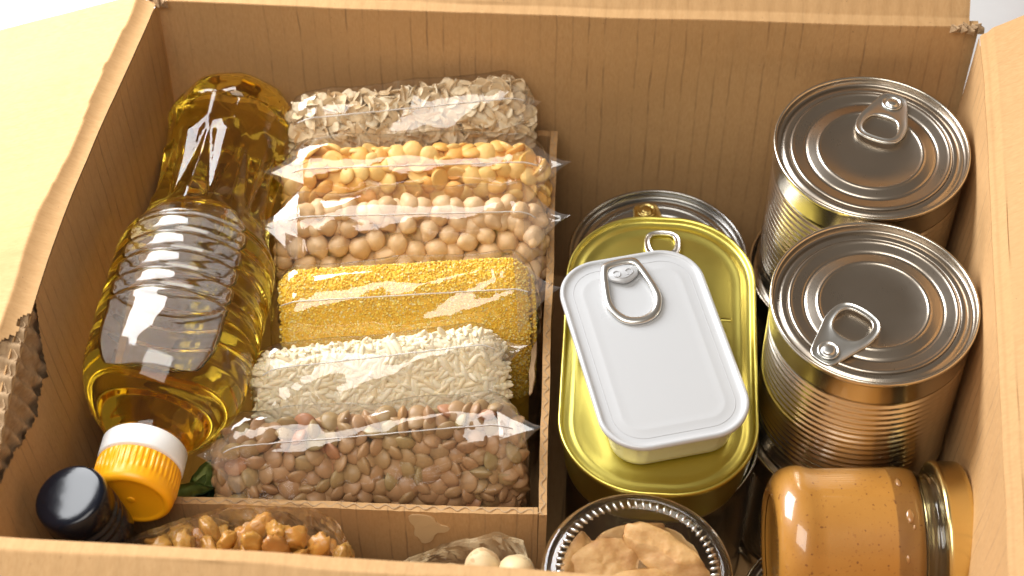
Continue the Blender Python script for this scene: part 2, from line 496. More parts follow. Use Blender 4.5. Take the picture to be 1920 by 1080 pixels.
def flap_mask(c):
    d = tear_flap(c[1]); return d > (left_x(c[1], H) - c[0]) / .85
fl = panel_nu('flap', flap_left, np.linspace(0, 1, 230), Vfl, CBF[1], .4, box, (0, 0, 1), mask=flap_mask)
def flap_under(u, v):
    p = flap_left(u, v); return (p[0] - .1, p[1], p[2] - .42)
panel_nu('outer_liner', flap_under, np.linspace(0, 1, 60), np.r_[np.linspace(0, .16, 14), np.linspace(.2, 1, 8)], CB[1], .06, fl, (0, 0, 1))
def flap_flute(u, v):
    y = -21.2 - 9.6 * u; k = .002 + .13 * v
    p = flap_left((-.95 - y) / 32.4, k)
    wv = math.sin(2 * math.pi * (y + .2 * v) / .92)
    return (p[0] - .08, y, p[2] - .22 + .13 * wv + .07 * noise.noise(Vector((y * 1.5, v * 5, 8))))
panel('fluting', flap_flute, 160, 16, M['raw'], .04, fl, nrm=(0, 0, 1))
def flap_right(u, v):
    y = .25 - 33.4 * u; L = 22.0 * v
    x0 = right_x(y, H) + .03; z0 = H + .03
    b = 1.0
    if L < b: return (x0 + L * .62, y, z0 + L * .70 + .05 * math.sin(L * 9))
    e = L - b
    return (x0 + b * .62 + e * .80, y, z0 + b * .70 + e * .58 + wob((e, y, 9), .14, .12))
panel_nu('flap', flap_right, np.linspace(0, 1, 60), np.r_[np.linspace(0, .06, 18), np.linspace(.07, 1, 16)], CBF[1], .4, box, (0, 0, 1))
def flap_back(u, v):
    x = .9 + 41.7 * u; L = 15 * v
    y0 = f_back((x - .3) / 42.8, 1)[1] + .03; z0 = H + .03
    b = .55
    if L < b: return (x, y0 + L * .92, z0 + L * .25)
    e = L - b
    return (x, y0 + b * .92 + e * .80, z0 + b * .25 + e * .60 + wob((x, e, 4), .12, .12))
panel_nu('flap', flap_back, np.linspace(0, 1, 60), np.r_[np.linspace(0, .05, 12), np.linspace(.06, 1, 14)], CBF[0], .4, box, (0, 0, 1))
def flap_front(u, v):
    x = -.5 + 42.2 * u; L = 20 * v
    y0 = front_y(x, H) - .03; z0 = H + .03; b = .7
    if L < b: return (x, y0 - L * .95, z0 + L * .18)
    e = L - b
    return (x, y0 - b * .95 - e * .93, z0 + b * .18 - e * .36 + wob((x, e, 6), .10, .13))
panel_nu('flap', flap_front, np.linspace(0, 1, 60), np.r_[np.linspace(0, .05, 12), np.linspace(.06, 1, 14)], CBF[0], .4, box, (0, 0, 1))
# ragged paper at the corners
for (cx, cy, cz, wdt, sd) in ((42.35, .35, 22.1, 1.5, 1), (.35, -.75, 22.1, .9, 5)):
    mb = MB()
    for k in range(9):
        a0 = cx - wdt / 2 + wdt * k / 9 + rnd.uniform(-.1, .1)
        h1, h2 = rnd.uniform(.1, .38), rnd.uniform(.1, .35)
        y0 = cy + rnd.uniform(-.35, .05)
        Vt = [(a0, y0, cz - .25), (a0 + .34, y0 + rnd.uniform(-.15, .15), cz - .22), (a0 + .3, y0 - .12 + rnd.uniform(-.2, .2), cz + h1), (a0 + .02, y0 + .1, cz + h2)]
        mb.add(Vt + [(p[0] + .02, p[1] + .05, p[2]) for p in Vt], [(0, 1, 2, 3), (7, 6, 5, 4), (0, 4, 5, 1), (1, 5, 6, 2), (2, 6, 7, 3), (3, 7, 4, 0)])
    mb.build('torn_corner', M['raw'], box, smooth=False)

# ------------------------------------------------------------------ the small carton that holds the bags
ib = thing('inner_carton', (11, -13.5, .55), 'smaller open brown carton inside the box, filled with a row of clear food bags', 'carton')
IBc = [(.65, -1.45), (21.5, -.95), (22.4, -25.85), (1.05, -26.6)]       # BL BR FR FL (outer)
IH = 14.0
def iwall(name, a, b, mat, nrm, zt=IH, th=.38, seed=0):
    def fn(u, v):
        p = np.array(a) * (1 - u) + np.array(b) * u
        z = .56 + (zt - .56) * v
        q = .07 * fbm((p[0] * .25 + seed, p[1] * .25, z * .2))
        rag = .06 * noise.noise(Vector((p[0] * 2.3, p[1] * 2.3, seed))) * (v > .97)
        return (p[0] + q * nrm[0], p[1] + q * nrm[1], z + rag)
    return panel(name, fn, 70, 16, mat, th, ib, nrm=nrm)
def ins(p, q, d):   # shift an edge towards the inside
    return p
BL, BR, FR, FL = IBc
iwall('wall', (BL[0] + .4, BL[1] - .4), (BR[0] - .4, BR[1] - .4), CBI[0], (0, -1, 0), seed=1)
rw = iwall('wall', (BR[0] - .4, BR[1]), (FR[0] - .4, FR[1] + .02), CBI[1], (-1, 0, 0), seed=2)
iwall('wall', (FL[0] + .4, FL[1] + .4), (FR[0] - .42, FR[1] + .4), CBI[0], (0, 1, 0), seed=3)
iwall('wall', (BL[0] + .4, BL[1]), (FL[0] + .4, FL[1]), CBI[1], (1, 0, 0), seed=4)
panel('bottom', lambda u, v: (1.2 + 20 * u, -26 + 24.4 * v, .95), 4, 4, CBI[0], .35, ib, nrm=(0, 0, 1))
# exposed wavy core along the cut rims (front and right)
def core_strip(a, b, n, off, name='cut_edge'):
    P = []
    a = np.array(a); b = np.array(b); L = np.linalg.norm(b - a); d = (b - a) / L; nn = np.array([-d[1], d[0]])
    V = []; ts = np.linspace(0, L, n)
    for t in ts:
        wv = .10 * math.sin(2 * math.pi * t / .75)
        c = a + d * t + nn * (off + wv)
        z = IH + .035 + .05 * noise.noise(Vector((t * 1.7, off, 2)))
        for s_, dz in ((-.035, -.3), (-.035, 0), (.035, 0), (.035, -.3)):
            V.append((c[0] + nn[0] * s_, c[1] + nn[1] * s_, z + dz))
    F = grid_faces(n, 4)
    return build(name, V, F, M['raw'], ib, smooth=False)
core_strip((BR[0] - .2, BR[1] - .1), (FR[0] - .2, FR[1]), 240, 0)
core_strip((FL[0] + .1, FL[1] + .2), (FR[0] - .3, FR[1] + .2), 220, 0)
# loose flake of liner on the right wall, pale scuff on the front wall
mb = MB()
pts = np.array([(.05, 0), (.12, 1.0), (.02, 1.6), (.14, 2.3), (.0, 3.2), (-.22, 3.35), (-.30, 2.5), (-.42, 1.9), (-.30, 1.2), (-.36, .5)])
def flake_pt(p, k): return (21.25 + p[0] * .55 + .25 * (k < 0) * 0 - .02 * k, -15.2 - p[1], 13.55 + .4 * p[0] + k * .03)
n_ = len(pts); mb.add([flake_pt(p, 1) for p in pts] + [flake_pt(p, -1) for p in pts], [list(range(n_)), list(range(2 * n_ - 1, n_ - 1, -1))] + [[i, n_ + i, n_ + (i + 1) % n_, (i + 1) % n_] for i in range(n_)])
mb.build('torn_liner_flake', M['raw'], ib, smooth=False, fix=True)
mb = MB()
pts = smoothpoly([(15.9, 13.75), (16.6, 13.8), (17.1, 13.6), (17.25, 13.0), (17.9, 12.75), (17.7, 12.3), (17.15, 12.25), (17.0, 11.5), (16.5, 11.2), (16.35, 11.8), (16.1, 12.0), (16.2, 12.7), (15.95, 13.1)], 1)
fy = lambda x: FL[1] + (FR[1] - FL[1]) * (x - FL[0]) / (FR[0] - FL[0])
n_ = len(pts); mb.add([(p[0], fy(p[0]) - .06 + .02 * fbm((p[0] * 2, p[1] * 2, 0)), p[1]) for p in pts] + [(p[0], fy(p[0]) + .1, p[1]) for p in pts], [list(range(n_)), list(range(2 * n_ - 1, n_ - 1, -1))] + [[i, n_ + i, n_ + (i + 1) % n_, (i + 1) % n_] for i in range(n_)])
mb.build('tape_scuff', principled('tape_scuff', (.56, .385, .205), .5)[0], ib, smooth=False, fix=True)

# ------------------------------------------------------------------ grain shapes
def ico(sub):
    bm = bmesh.new(); bmesh.ops.create_icosphere(bm, subdivisions=sub, radius=1)
    V = np.array([v.co[:] for v in bm.verts]); F = [[v.index for v in f.verts] for f in bm.faces]; bm.free(); return V, F
def g_chickpea(k):
    V, F = ico(3); V = V.copy()
    for i, v in enumerate(V):
        s = 1 + .10 * noise.noise(Vector(v * 1.6 + k * 7)) + .05 * noise.noise(Vector(v * 3.4 + k))
        beak = max(0, v[2] - .80) / .2; s += .34 * beak ** 1.5
        furrow = math.exp(-(v[0] / .13) ** 2) * max(0, v[2]) * (1 - beak) * .26; s -= furrow
        s -= .10 * math.exp(-((v[1] - .3) / .12) ** 2) * max(0, -v[0])
        V[i] = v * s * np.array([.95, .92, 1.02])
    return V * .52, F
def g_split(k):
    prof = [(0, 0), (.6, .02), (.93, .0), (1.0, .07), (.95, .27), (.78, .45), (.45, .58), (0.001, .62)]
    V, F = lathe(prof, 16); V = np.array(V)
    for i, v in enumerate(V): V[i] = v * (1 + .10 * noise.noise(Vector(v * 1.4 + k * 5)))
    return V * np.array([.46, .44, .46]), F
def g_lentil(k):
    prof = [(.001, -.30), (.5, -.25), (.85, -.10), (1, 0), (.85, .10), (.5, .25), (.001, .30)]
    V, F = lathe(prof, 18); V = np.array(V)
    for i, v in enumerate(V): V[i] = v * (1 + .05 * noise.noise(Vector(v * 1.2 + k * 5)))
    return V * np.array([.44, .42, .74]), F
def g_oat(k):
    n = 14; V = []; rr = [.0, .5, .88, 1.0]
    for side in (1, -1):
        for r in rr:
            for j in range(n):
                a = 2 * math.pi * j / n
                e = 1 + .16 * noise.noise(Vector((math.cos(a) * 1.3 + k * 3, math.sin(a) * 1.3, k)))
                x, y = r * e * math.cos(a) * .46, r * e * math.sin(a) * .30
                z = .05 * math.sin(x * 5 + k) + .22 * y * y * (1 if k % 2 else -1) + side * .045 * (1 - r ** 4) - .03 * math.exp(-(y / .04) ** 2) * side
                V.append((x, y, z))
    F = grid_faces(4, n, True) + grid_faces(4, n, True, flip=True, off=4 * n)
    F += [[3 * n + (j + 1) % n, 3 * n + j, 7 * n + j, 7 * n + (j + 1) % n] for j in range(n)]
    return V, F
def g_rice(k):
    prof = [(.001, -1), (.42, -.88), (.8, -.55), (1, 0), (.85, .5), (.5, .86), (.001, 1)]
    V, F = lathe(prof, 8); V = np.array(V) * np.array([.125, .105, .40])
    V[:, 0] += .05 * (V[:, 2] / .4) ** 2 * (1 if k % 2 else -.4)
    return V, F
def g_raisin(k):
    V, F = ico(3); V = V.copy()
    for i, v in enumerate(V):
        q_ = Vector((v[0] * .8, v[1] * 2.8, v[2] * 2.8)) + Vector((k * 9, 0, 0))
        w_ = abs(noise.noise(q_)); w2 = abs(noise.noise(q_ * 2.1))
        V[i] = v * (1.0 + .16 * noise.noise(Vector(v * 1.2 + k)) - .27 * max(0, 1 - w_ * 4) - .15 * max(0, 1 - w2 * 3.5)) * np.array([1.4, 1.0, .72])
    return V * .58, F
def g_nut(k):
    V, F = ico(3); V = V.copy()
    for i, v in enumerate(V):
        s = 1 + .05 * noise.noise(Vector(v * 1.5 + k * 4)) + .12 * max(0, v[2] - .7) / .3
        if v[2] < -.8: s -= .10
        V[i] = v * s
    return V * .78, F
GSHAPE = {'chickpea': g_chickpea, 'split_pea': g_split, 'lentil': g_lentil, 'oat_flake': g_oat, 'rice_grain': g_rice, 'raisin': g_raisin, 'hazelnut': g_nut}
GMESH = {}
for k, fn in GSHAPE.items():
    GMESH[k] = [(fn(i), mesh_data(k, *fn(i), GM[k][0])) for i in range(4)]

def rand_rot(nrm, align, lie=None):
    """local +Z near nrm when align is high"""
    r = Vector(rng.normal(size=3)).normalized()
    z = (Vector(nrm) * align + r * (1 - align)).normalized()
    if rng.random() < .5: z = -z
    t = Vector(rng.normal(size=3)); x = (t - z * t.dot(z)).normalized(); y = z.cross(x)
    return Matrix((x, y, z)).transposed()

def fill(parent, kind, cand, nrms, dmin, scale, align, cap=300, lie=False, jit=.12):
    """dart-throw grains over candidate centres; the ones nearest the lens become parts, the rest one heap"""
    cell = dmin; used = {}; keep = []
    for i in range(len(cand)):
        c = cand[i]; key = tuple((c // cell).astype(int)); ok = True
        for a in (-1, 0, 1):
            for b in (-1, 0, 1):
                for d in (-1, 0, 1):
                    for j in used.get((key[0] + a, key[1] + b, key[2] + d), ()):
                        if np.sum((cand[j] - c) ** 2) < dmin * dmin: ok = False; break
                    if not ok: break
                if not ok: break
            if not ok: break
        if ok: used.setdefault(key, []).append(i); keep.append(i)
    b = np.array(base_of(parent)); heap = MB(); n = 0
    for i in keep:
        k = int(rng.integers(0, 4)); (V, F), me = GMESH[kind][k]
        nr = Vector(nrms[i])
        R = rand_rot(nr, align)
        if lie:      # long axis lies in the film plane
            t = Vector(rng.normal(size=3)); t = (t - nr * t.dot(nr) * .93).normalized()
            u = t.cross(nr).normalized(); R = Matrix((u, t.cross(u), t)).transposed()
        s = scale * rng.uniform(1 - jit, 1 + jit)
        if n < cap:
            o = bpy.data.objects.new(kind, me); col.objects.link(o); o.parent = parent
            o.matrix_local = Matrix.Translation(Vector((cand[i] - b) * S)) @ R.to_4x4() @ Matrix.Scale(s, 4)
            n += 1
        else:
            heap.add(np.asarray(V) * s @ np.array(R).T + cand[i], F)
    if heap.V: tag(heap.build(kind + '_heap', GM[kind][1], parent), kind='stuff')
    return len(keep)

# ------------------------------------------------------------------ clear bags
def facet(x, y, seed):
    """piecewise-planar noise: random heights on a skewed triangle lattice, linear in between"""
    y2 = y * 1.1547; x2 = x + y * .57735
    i, j = math.floor(x2), math.floor(y2); fx, fy = x2 - i, y2 - j
    def h(a, b):
        n_ = math.sin(a * 127.1 + b * 311.7 + seed * 74.7) * 43758.5453; return (n_ - math.floor(n_)) * 2 - 1
    if fx + fy < 1: return h(i, j) + (h(i + 1, j) - h(i, j)) * fx + (h(i, j + 1) - h(i, j)) * fy
    return h(i + 1, j + 1) + (h(i, j + 1) - h(i + 1, j + 1)) * (1 - fx) + (h(i + 1, j) - h(i + 1, j + 1)) * (1 - fy)
def make_bag(name, label, L, R, zf, bd, bz, fw, kind, dmin, scale, align, layers, lie=False, drop=1.15, zb=1.4, amp=1.0, rice=False, seed=0, cap=300, ear_l=True, ear=1.0, core_d=None, slack=.0):
    L = np.array(L, float); R = np.array(R, float)
    ax = R - L; LEN = np.linalg.norm(ax); ax /= LEN
    fwd = np.array([ax[1], -ax[0]])              # towards the front of the box
    t = thing(name, ((L[0] + R[0]) / 2, (L[1] + R[1]) / 2, zb), label, 'food bag', 'clear bags of dry food')
    fd = fw * drop
    sect = [(2.0 - bd - 2.0, zb - zf)]
    # section in (forward, up) relative to the fold line
    sect = [(-bd - .05, zb - zf + .2), (-bd - .15, -4.0), (-bd - .1, -1.2), (-bd, bz), (-bd * .45, bz * .9 + .18), (.0, .10), (fw * .35, -fd * .30), (fw * .85, -fd * .85), (fw, -fd * 1.2), (fw + .02, -fd - 3.5), (fw - .3, zb - zf + .2), (fw * .4 - bd * .5, zb - zf)]
    sect = resample(smoothpoly(sect, 3), 110)
    PER = np.linalg.norm(np.roll(sect, -1, 0) - sect, axis=1).sum()
    # order: start at the bottom, run up the back, over the fold, down the front
    c0 = np.array([(-bd + fw) * .5, -2.6])
    nx = 130
    def squash(tx):
        e = abs(2 * tx - 1)
        return 1 - .30 * max(0, (e - .80) / .20) ** 2.2
    def pt(q, tx, off=0.0, n2=None):
        s = squash(tx)
        cz = np.array([c0[0], max(q[1], -2.6) * 0 + min(q[1], -2.2)])
        p = cz + (q - cz) * s if q[1] > -6 else np.array([c0[0] + (q[0] - c0[0]) * s, q[1]])
        if n2 is not None: p = p + n2 * off
        xy = L + ax * (tx * LEN) + fwd * p[0]
        return np.array([xy[0], xy[1], zf + p[1]])
    dq = np.roll(sect, -1, 0) - np.roll(sect, 1, 0)
    n2 = np.stack([dq[:, 1], -dq[:, 0]], 1); n2 /= np.linalg.norm(n2, axis=1, keepdims=True)
    if np.mean(np.sum(n2 * (sect - c0), 1)) < 0: n2 = -n2
    # film
    V = []
    for i in range(nx + 1):
        tx = i / nx
        e = max(0, (abs(2 * tx - 1) - .62) / .38)
        for k in range(len(sect)):
            x = tx * LEN; uu = k * .12
            arc_ = k * PER / 110
            xw = x + .5 * noise.noise(Vector((x * .3, arc_ * .3, seed)))
            f1 = facet(xw / 3.1 + arc_ * .10, arc_ / 2.0, seed); f2 = facet(xw / 1.25 - arc_ * .2, arc_ / 1.0, seed + 5)
            rid2 = 1 - abs(noise.noise(Vector((x * 1.3 - uu * .5 + seed * 3, uu * .8, 9 + seed)))) * 2.6
            off = .30 + amp * (.27 * f1 + (.075 + .10 * e) * f2 + .10 * e * max(rid2, 0) ** 1.6)
            V.append(pt(sect[k], tx, max(off, .05) + slack, n2[k]))
    ns = len(sect)
    F = grid_faces(nx + 1, ns, True)
    film = MB().add(V, F)
    V = np.array(V)
    # domed, crumpled ends
    for end, sgn in ((0, -1), (nx, 1)):
        ring = V[end * ns:(end + 1) * ns]; cen = ring.mean(0)
        prev = [end * ns + k for k in range(ns)]; base_n = len(film.V)
        for lev, (sc_, outw) in enumerate(((.93, .22), (.72, .42), (.35, .52))):
            new = []
            for k in range(ns):
                p = cen + (ring[k] - cen) * sc_
                o_ = outw + .16 * noise.noise(Vector((p[1] * 1.1, p[2] * 1.1, seed + lev)))
                p = p + np.array([ax[0], ax[1], 0]) * sgn * o_
                film.V.append(tuple(p)); new.append(len(film.V) - 1)
            for k in range(ns):
                f = [prev[k], prev[(k + 1) % ns], new[(k + 1) % ns], new[k]]
                film.F.append(f if sgn > 0 else f[::-1])
            prev = new
        film.F.append(prev if sgn > 0 else prev[::-1])
    film.build('film', M['film'], t)
    # fold seam with a thin raised lip
    kf = int(np.argmin(np.abs(sect[:, 0]) + np.abs(sect[:, 1] - .05)))
    path = [V[i * ns + kf] + np.array([0, 0, .03 + .05 * noise.noise(Vector((i * .2, seed, 0)))]) for i in range(3, nx - 2)]
    mb = MB()
    lipV = []
    for i, p in enumerate(path):
        h = .10 + .05 * noise.noise(Vector((i * .15, seed, 4)))
        lipV += [p + np.array([0, 0, -.06]), p + np.array([fwd[0] * .05, fwd[1] * .05, h])]
    mb.add(lipV, grid_faces(len(path), 2)); Vv, Ff = tube([p + np.array([fwd[0] * .05, fwd[1] * .05, .10]) for p in path], .028, 5); mb.add(Vv, Ff)
    mb.build('seam', M['seal'], t)
    # pinched corners
    for end, sgn, do in ((nx, 1, True), (0, -1, ear_l)):
        if not do: continue
        k0 = int(np.argmin(np.abs(sect[:, 0] + bd) + np.abs(sect[:, 1] - bz + .3)))
        ks = []
        k = k0
        while sect[k][1] > -1.9 or sect[k][0] < 0:
            ks.append(k); k = (k + (1 if sect[(k0 + 6) % ns][0] > sect[k0][0] else -1)) % ns
            if len(ks) > 60: break
        ks = ks[::4] + [ks[-1]]
        ring = np.array([V[(end - 9 * sgn) * ns + k] + np.array([0, 0, .03]) for k in ks])
        foldp = V[end * ns + kf]
        tip = foldp + np.array([ax[0], ax[1], 0]) * sgn * (.85 * ear if sgn > 0 else .7 * ear) + np.array([fwd[0] * .1, fwd[1] * .1, .40 * ear])
        mbv = []; lv = 5
        for a in range(lv):
            f = a / (lv - 1)
            for j, p in enumerate(ring):
                sh = ring.mean(0) * .35 + foldp * .65
                q = p * (1 - f) + tip * f
                wr = .22 * (1 - f) * f * 2 * noise.noise(Vector((j * .45, f * 2, seed * 2 + sgn)))
                flat = (sh - p) * .22 * math.sin(math.pi * f)
                mbv.append(q + flat + np.array([fwd[0], fwd[1], .6]) * wr)
        e_ = MB().add(mbv, grid_faces(lv, len(ks)))
        e_.build('corner_fold', M['ear'], t, smooth=False)
    # contents
    r = dmin * .5
    def cand(layer_depth, n, zmin):
        ii = rng.random(n) * .97 + .015; kk = rng.integers(0, ns, n)
        sel = [(a, k) for a, k in zip(ii, kk) if sect[k][1] > zmin]
        def sk(k):
            g = rng.random(); return sect[k] * (1 - g) + sect[(k + 1) % ns] * g
        P = np.array([pt(sk(k), a, -layer_depth, n2[k]) for a, k in sel])
        A = np.array([[fwd[0] * n2[k][0], fwd[1] * n2[k][0], n2[k][1]] for a, k in sel])
        return P, A
    zmin = -fd * 1.2 - (4.5 if kind == 'corn_grit' else 2.2)
    cd = core_d if core_d is not None else dmin * .95
    cv = []
    for i in range(41):
        for k in range(0, ns, 2):
            o_ = cd + .05 * noise.noise(Vector((i * .9, k * .4, 0)))
            cv.append(pt(sect[k], .02 + .96 * i / 40, -o_, n2[k]))
    m2 = ns // 2
    tag(build('filling', cv, grid_faces(41, m2, True) + [list(range(m2))[::-1], [40 * m2 + k for k in range(m2)]], GM[kind][1], t), kind='stuff')
    if kind == 'corn_grit':
        P, A = cand(.04, 60000, zmin); heap = MB()
        # end faces
        o8 = np.array([(1, 0, 0), (-1, 0, 0), (0, 1, 0), (0, -1, 0), (0, 0, 1), (0, 0, -1)], float)
        f8 = [(0, 2, 4), (2, 1, 4), (1, 3, 4), (3, 0, 4), (2, 0, 5), (1, 2, 5), (3, 1, 5), (0, 3, 5)]
        Q, B_ = endpts(pt, sect, c0, 4500, zmin, .03)
        P = np.vstack([P[:26000], Q])
        for p in P:
            Rm = np.array(rand_rot((0, 0, 1), 0)); s = rng.uniform(.055, .10) * np.array([1, rng.uniform(.6, 1), rng.uniform(.6, 1)])
            heap.add((o8 * s) @ Rm.T + p + rng.normal(size=3) * .03, f8)
        tag(heap.build('corn_grit_heap', GM[kind][1], t, smooth=False), kind='stuff')
        return t
    PP = []; AA = []
    seg = np.linalg.norm(np.roll(sect, -1, 0) - sect, axis=1); arc = np.r_[0, np.cumsum(seg)]
    vis = [k for k in range(ns) if sect[k][1] > zmin]
    # the visible run of the section is contiguous once the bottom is cut away
    start = next(k for k in vis if sect[k - 1][1] <= zmin)
    run = [(start + j) % ns for j in range(len(vis))]
    ra = np.r_[0, np.cumsum([np.linalg.norm(sect[run[j + 1]] - sect[run[j]]) for j in range(len(run) - 1)])]
    for ld, npk in layers:
        W1, W2 = LEN * .985, ra[-1]
        n = int(W1 * W2 / (npk * dmin * dmin))
        Q = rng.random((n, 2)) * np.array([W1, W2])
        for it in range(45 if n < 500 else 14):
            D = Q[:, None, :] - Q[None, :, :]; d2 = np.sqrt((D ** 2).sum(2)) + 1e-6
            wgt = np.clip(1 - d2 / (dmin * 1.12), 0, None); np.fill_diagonal(wgt, 0)
            Q = Q + (D / d2[..., None] * wgt[..., None]).sum(1) * dmin * .32
            Q = np.clip(Q, 0, [W1, W2])
        Q = Q + rng.normal(size=Q.shape) * dmin * .06
        for q in Q:
            j = int(np.clip(np.searchsorted(ra, q[1]) - 1, 0, len(run) - 2)); g = np.clip((q[1] - ra[j]) / (ra[j + 1] - ra[j]), 0, 1)
            s2 = sect[run[j]] * (1 - g) + sect[run[j + 1]] * g; nn = n2[run[j]] * (1 - g) + n2[run[j + 1]] * g
            PP.append(pt(s2, np.clip(.0075 + q[0] / LEN, .005, .995), -ld - abs(rng.normal()) * dmin * .10, nn))
            AA.append((fwd[0] * nn[0], fwd[1] * nn[0], nn[1]))
        Q, B_ = endpts(pt, sect, c0, 900, zmin, ld)
        keep = []
        for i in range(len(Q)):
            if all(np.sum((Q[i] - Q[j]) ** 2) > dmin * dmin * .9 for j in keep): keep.append(i)
        PP += list(Q[keep]); AA += list(B_[keep])
    PP = np.array(PP); AA = np.array(AA)
    fill(t, kind, PP, AA, dmin * .45, scale, align, cap, lie)
    return t
def endpts(pt, sect, c0, n, zmin, depth):
    P = []; A = []
    kk = rng.integers(0, len(sect), n)
    for k in kk:
        if sect[k][1] < zmin: continue
        f = math.sqrt(rng.random()); c = np.array([c0[0], min(sect[k][1], -.8)])
        q = c + (sect[k] - c) * f * .93
        P.append(pt(q, 1.0) + np.array([.05 - depth * .8, 0, 0])); A.append((1, 0, 0))
    return np.array(P).reshape(-1, 3), np.array(A, float).reshape(-1, 3)

bags = [
 # name, label, L, R, zf, top depth, top rise, kind, dmin, scale, align, layers
 ('bag_of_oat_flakes', 'clear bag of pale rolled oat flakes, nearest the back wall of the box', (7.6, -4.72), (20.0, -2.05), 17.6, 1.55, .45, 'oat_flake', .56, 1.2, .45, [(.22, .62), (.42, .62), (.62, .7)], dict(seed=1, ear_l=False, ear=.7, core_d=.75)),
 ('bag_of_split_peas', 'clear bag of orange-yellow split peas, behind the chickpeas', (7.7, -7.65), (21.0, -6.1), 16.9, 1.8, .35, 'split_pea', .84, 1.22, .60, [(.40, .80), (.88, .80)], dict(seed=2, ear=1.7, core_d=.95)),
 ('bag_of_chickpeas', 'clear bag of round beige chickpeas with pointed corners', (7.75, -10.6), (21.1, -9.2), 16.5, 1.45, .3, 'chickpea', 1.06, 1.12, 0., [(.60, .86), (1.25, .86)], dict(seed=3, ear=1.7, core_d=1.2)),
 ('bag_of_corn_grits', 'clear bag of fine bright yellow corn grits', (8.3, -16.0), (21.0, -14.1), 16.5, 2.0, .3, 'corn_grit', .2, 1.0, 0, [], dict(seed=4, ear_l=False, ear=1.6, core_d=.06)),
 ('bag_of_white_rice', 'clear bag of long white rice grains, between the corn grits and the lentils', (8.0, -20.1), (19.6, -17.55), 16.0, 1.45, .25, 'rice_grain', .37, 1.45, .5, [(.24, .50), (.38, .52), (.52, .6)], dict(seed=5, ear_l=False, ear=1.6, core_d=.55, lie=True)),
 ('bag_of_lentils', 'clear bag of brown and olive lentils at the front of the small carton', (6.7, -24.3), (20.8, -21.8), 15.8, 1.5, .25, 'lentil', .86, 1.28, .50, [(.40, .66), (.74, .66), (1.05, .7)], dict(seed=6, ear=1.3, core_d=1.05)),
]
for i, (nm, lb, L_, R_, zf, bd, bz, kd, dm, scl, al, lay, kw) in enumerate(bags):
    if i < 5:
        nl, nr, nb = bags[i + 1][2], bags[i + 1][3], bags[i + 1][5]
        fw = min(L_[1] - nl[1], R_[1] - nr[1]) - nb - .30
    else: fw = 2.25
    make_bag(nm, lb, L_, R_, zf, bd, bz, max(fw, 1.0), kd, dm, scl, al, lay, **kw)

# ------------------------------------------------------------------ bags in the front gap (raisins, hazelnuts)
def loose_bag(name, label, ridge, foot_y, zb, kind, centres, scale, seed):
    """ridge: list of (x, y, z) along the crumpled top edge"""
    xs = [p[0] for p in ridge]
    t = thing(name, (sum(xs) / len(xs), foot_y, zb), label, 'food bag', 'clear bags of dry food')
    nx, nu = 34, 26
    rd = resample(np.array(ridge, float), nx, closed=False)
    V = []
    for i in range(nx):
        e = abs(2 * i / (nx - 1) - 1)
        wth = 2.7 * (1 - e ** 3 * .85)
        for k in range(nu):
            a = k / nu * 2 * math.pi           # 0 at top
            s = math.sin(a); c = math.cos(a)
            z = rd[i][2] + (c - 1) * .5 * (rd[i][2] - zb)
            f = (rd[i][2] - z) / (rd[i][2] - zb)
            y = rd[i][1] * (1 - min(f * 1.6, 1)) + foot_y * min(f * 1.6, 1) + s * wth * (min(f * 2.0, 1) ** .7)
            x = rd[i][0]
            nz = noise.noise(Vector((x * .55 + seed, z * .5, y * .35))); r1 = 1 - abs(noise.noise(Vector((x * .8 + z * .3, z * .35, seed + y * .2)))) * 2.3
            d = .22 * nz + .30 * max(r1, 0) ** 3
            V.append((x + .1 * nz, y + s * d, z + max(c, 0) * d * .6))
    F = grid_faces(nx, nu, True) + [list(range(nu))[::-1], [(nx - 1) * nu + k for k in range(nu)]]
    build('film', V, F, M['film'], t, smooth=False)
    lip = []
    for i in range(nx):
        p = np.array(V[i * nu]); h = .45 + .2 * noise.noise(Vector((i * .12, seed, 1)))
        w_ = .18 * noise.noise(Vector((i * .35, seed, 3)))
        lip += [p + np.array([0, 0, -.12]), p + np.array([0, w_ * .5 - .05, h * .5]), p + np.array([.1 * w_, w_ - .12, h])]
    build('seam', lip, grid_faces(nx, 3), M['ear'], t, smooth=True)
    b = np.array(base_of(t))
    for (x, y, z) in centres:
        k = int(rng.integers(0, 4)); me = GMESH[kind][k][1]
        o = bpy.data.objects.new(kind, me); col.objects.link(o); o.parent = t
        R = rand_rot((0, 0, 1), .2); s = scale * rng.uniform(.85, 1.15)
        o.matrix_local = Matrix.Translation(Vector((np.array((x, y, z)) - b) * S)) @ R.to_4x4() @ Matrix.Scale(s, 4)
    return t
def pile(x0, x1, ztop, zlow, y0, y1, d, n, shape):
    out = []
    for _ in range(n * 60):
        x = rng.uniform(x0, x1); y = rng.uniform(y0, y1); f = (x - x0) / (x1 - x0)
        zt = shape(f) * (1 - .25 * abs((y - (y0 + y1) / 2) / (y1 - y0) * 2) ** 2)
        z = rng.uniform(min(zlow, zt - .5), zt)
        p = np.array((x, y, z))
        if all(np.sum((p - q) ** 2) > d * d for q in out): out.append(p)
        if len(out) >= n: break
    return out
loose_bag('bag_of_golden_raisins', 'crumpled clear bag of golden raisins in front of the small carton', [(3.5, -30.0, 16.0), (6.2, -29.2, 16.7), (8.8, -28.5, 17.3), (11.6, -28.3, 17.4), (13.2, -28.9, 16.8), (14.0, -29.8, 15.8)], -30.0, 6.0,
          'raisin', pile(4.6, 13.3, 15.6, 12.5, -31.8, -27.7, .95, 220, lambda f: 15.0 + 2.0 * math.sin(math.pi * min(max(f, .08), .95)) ** .7), 1.02, 21)
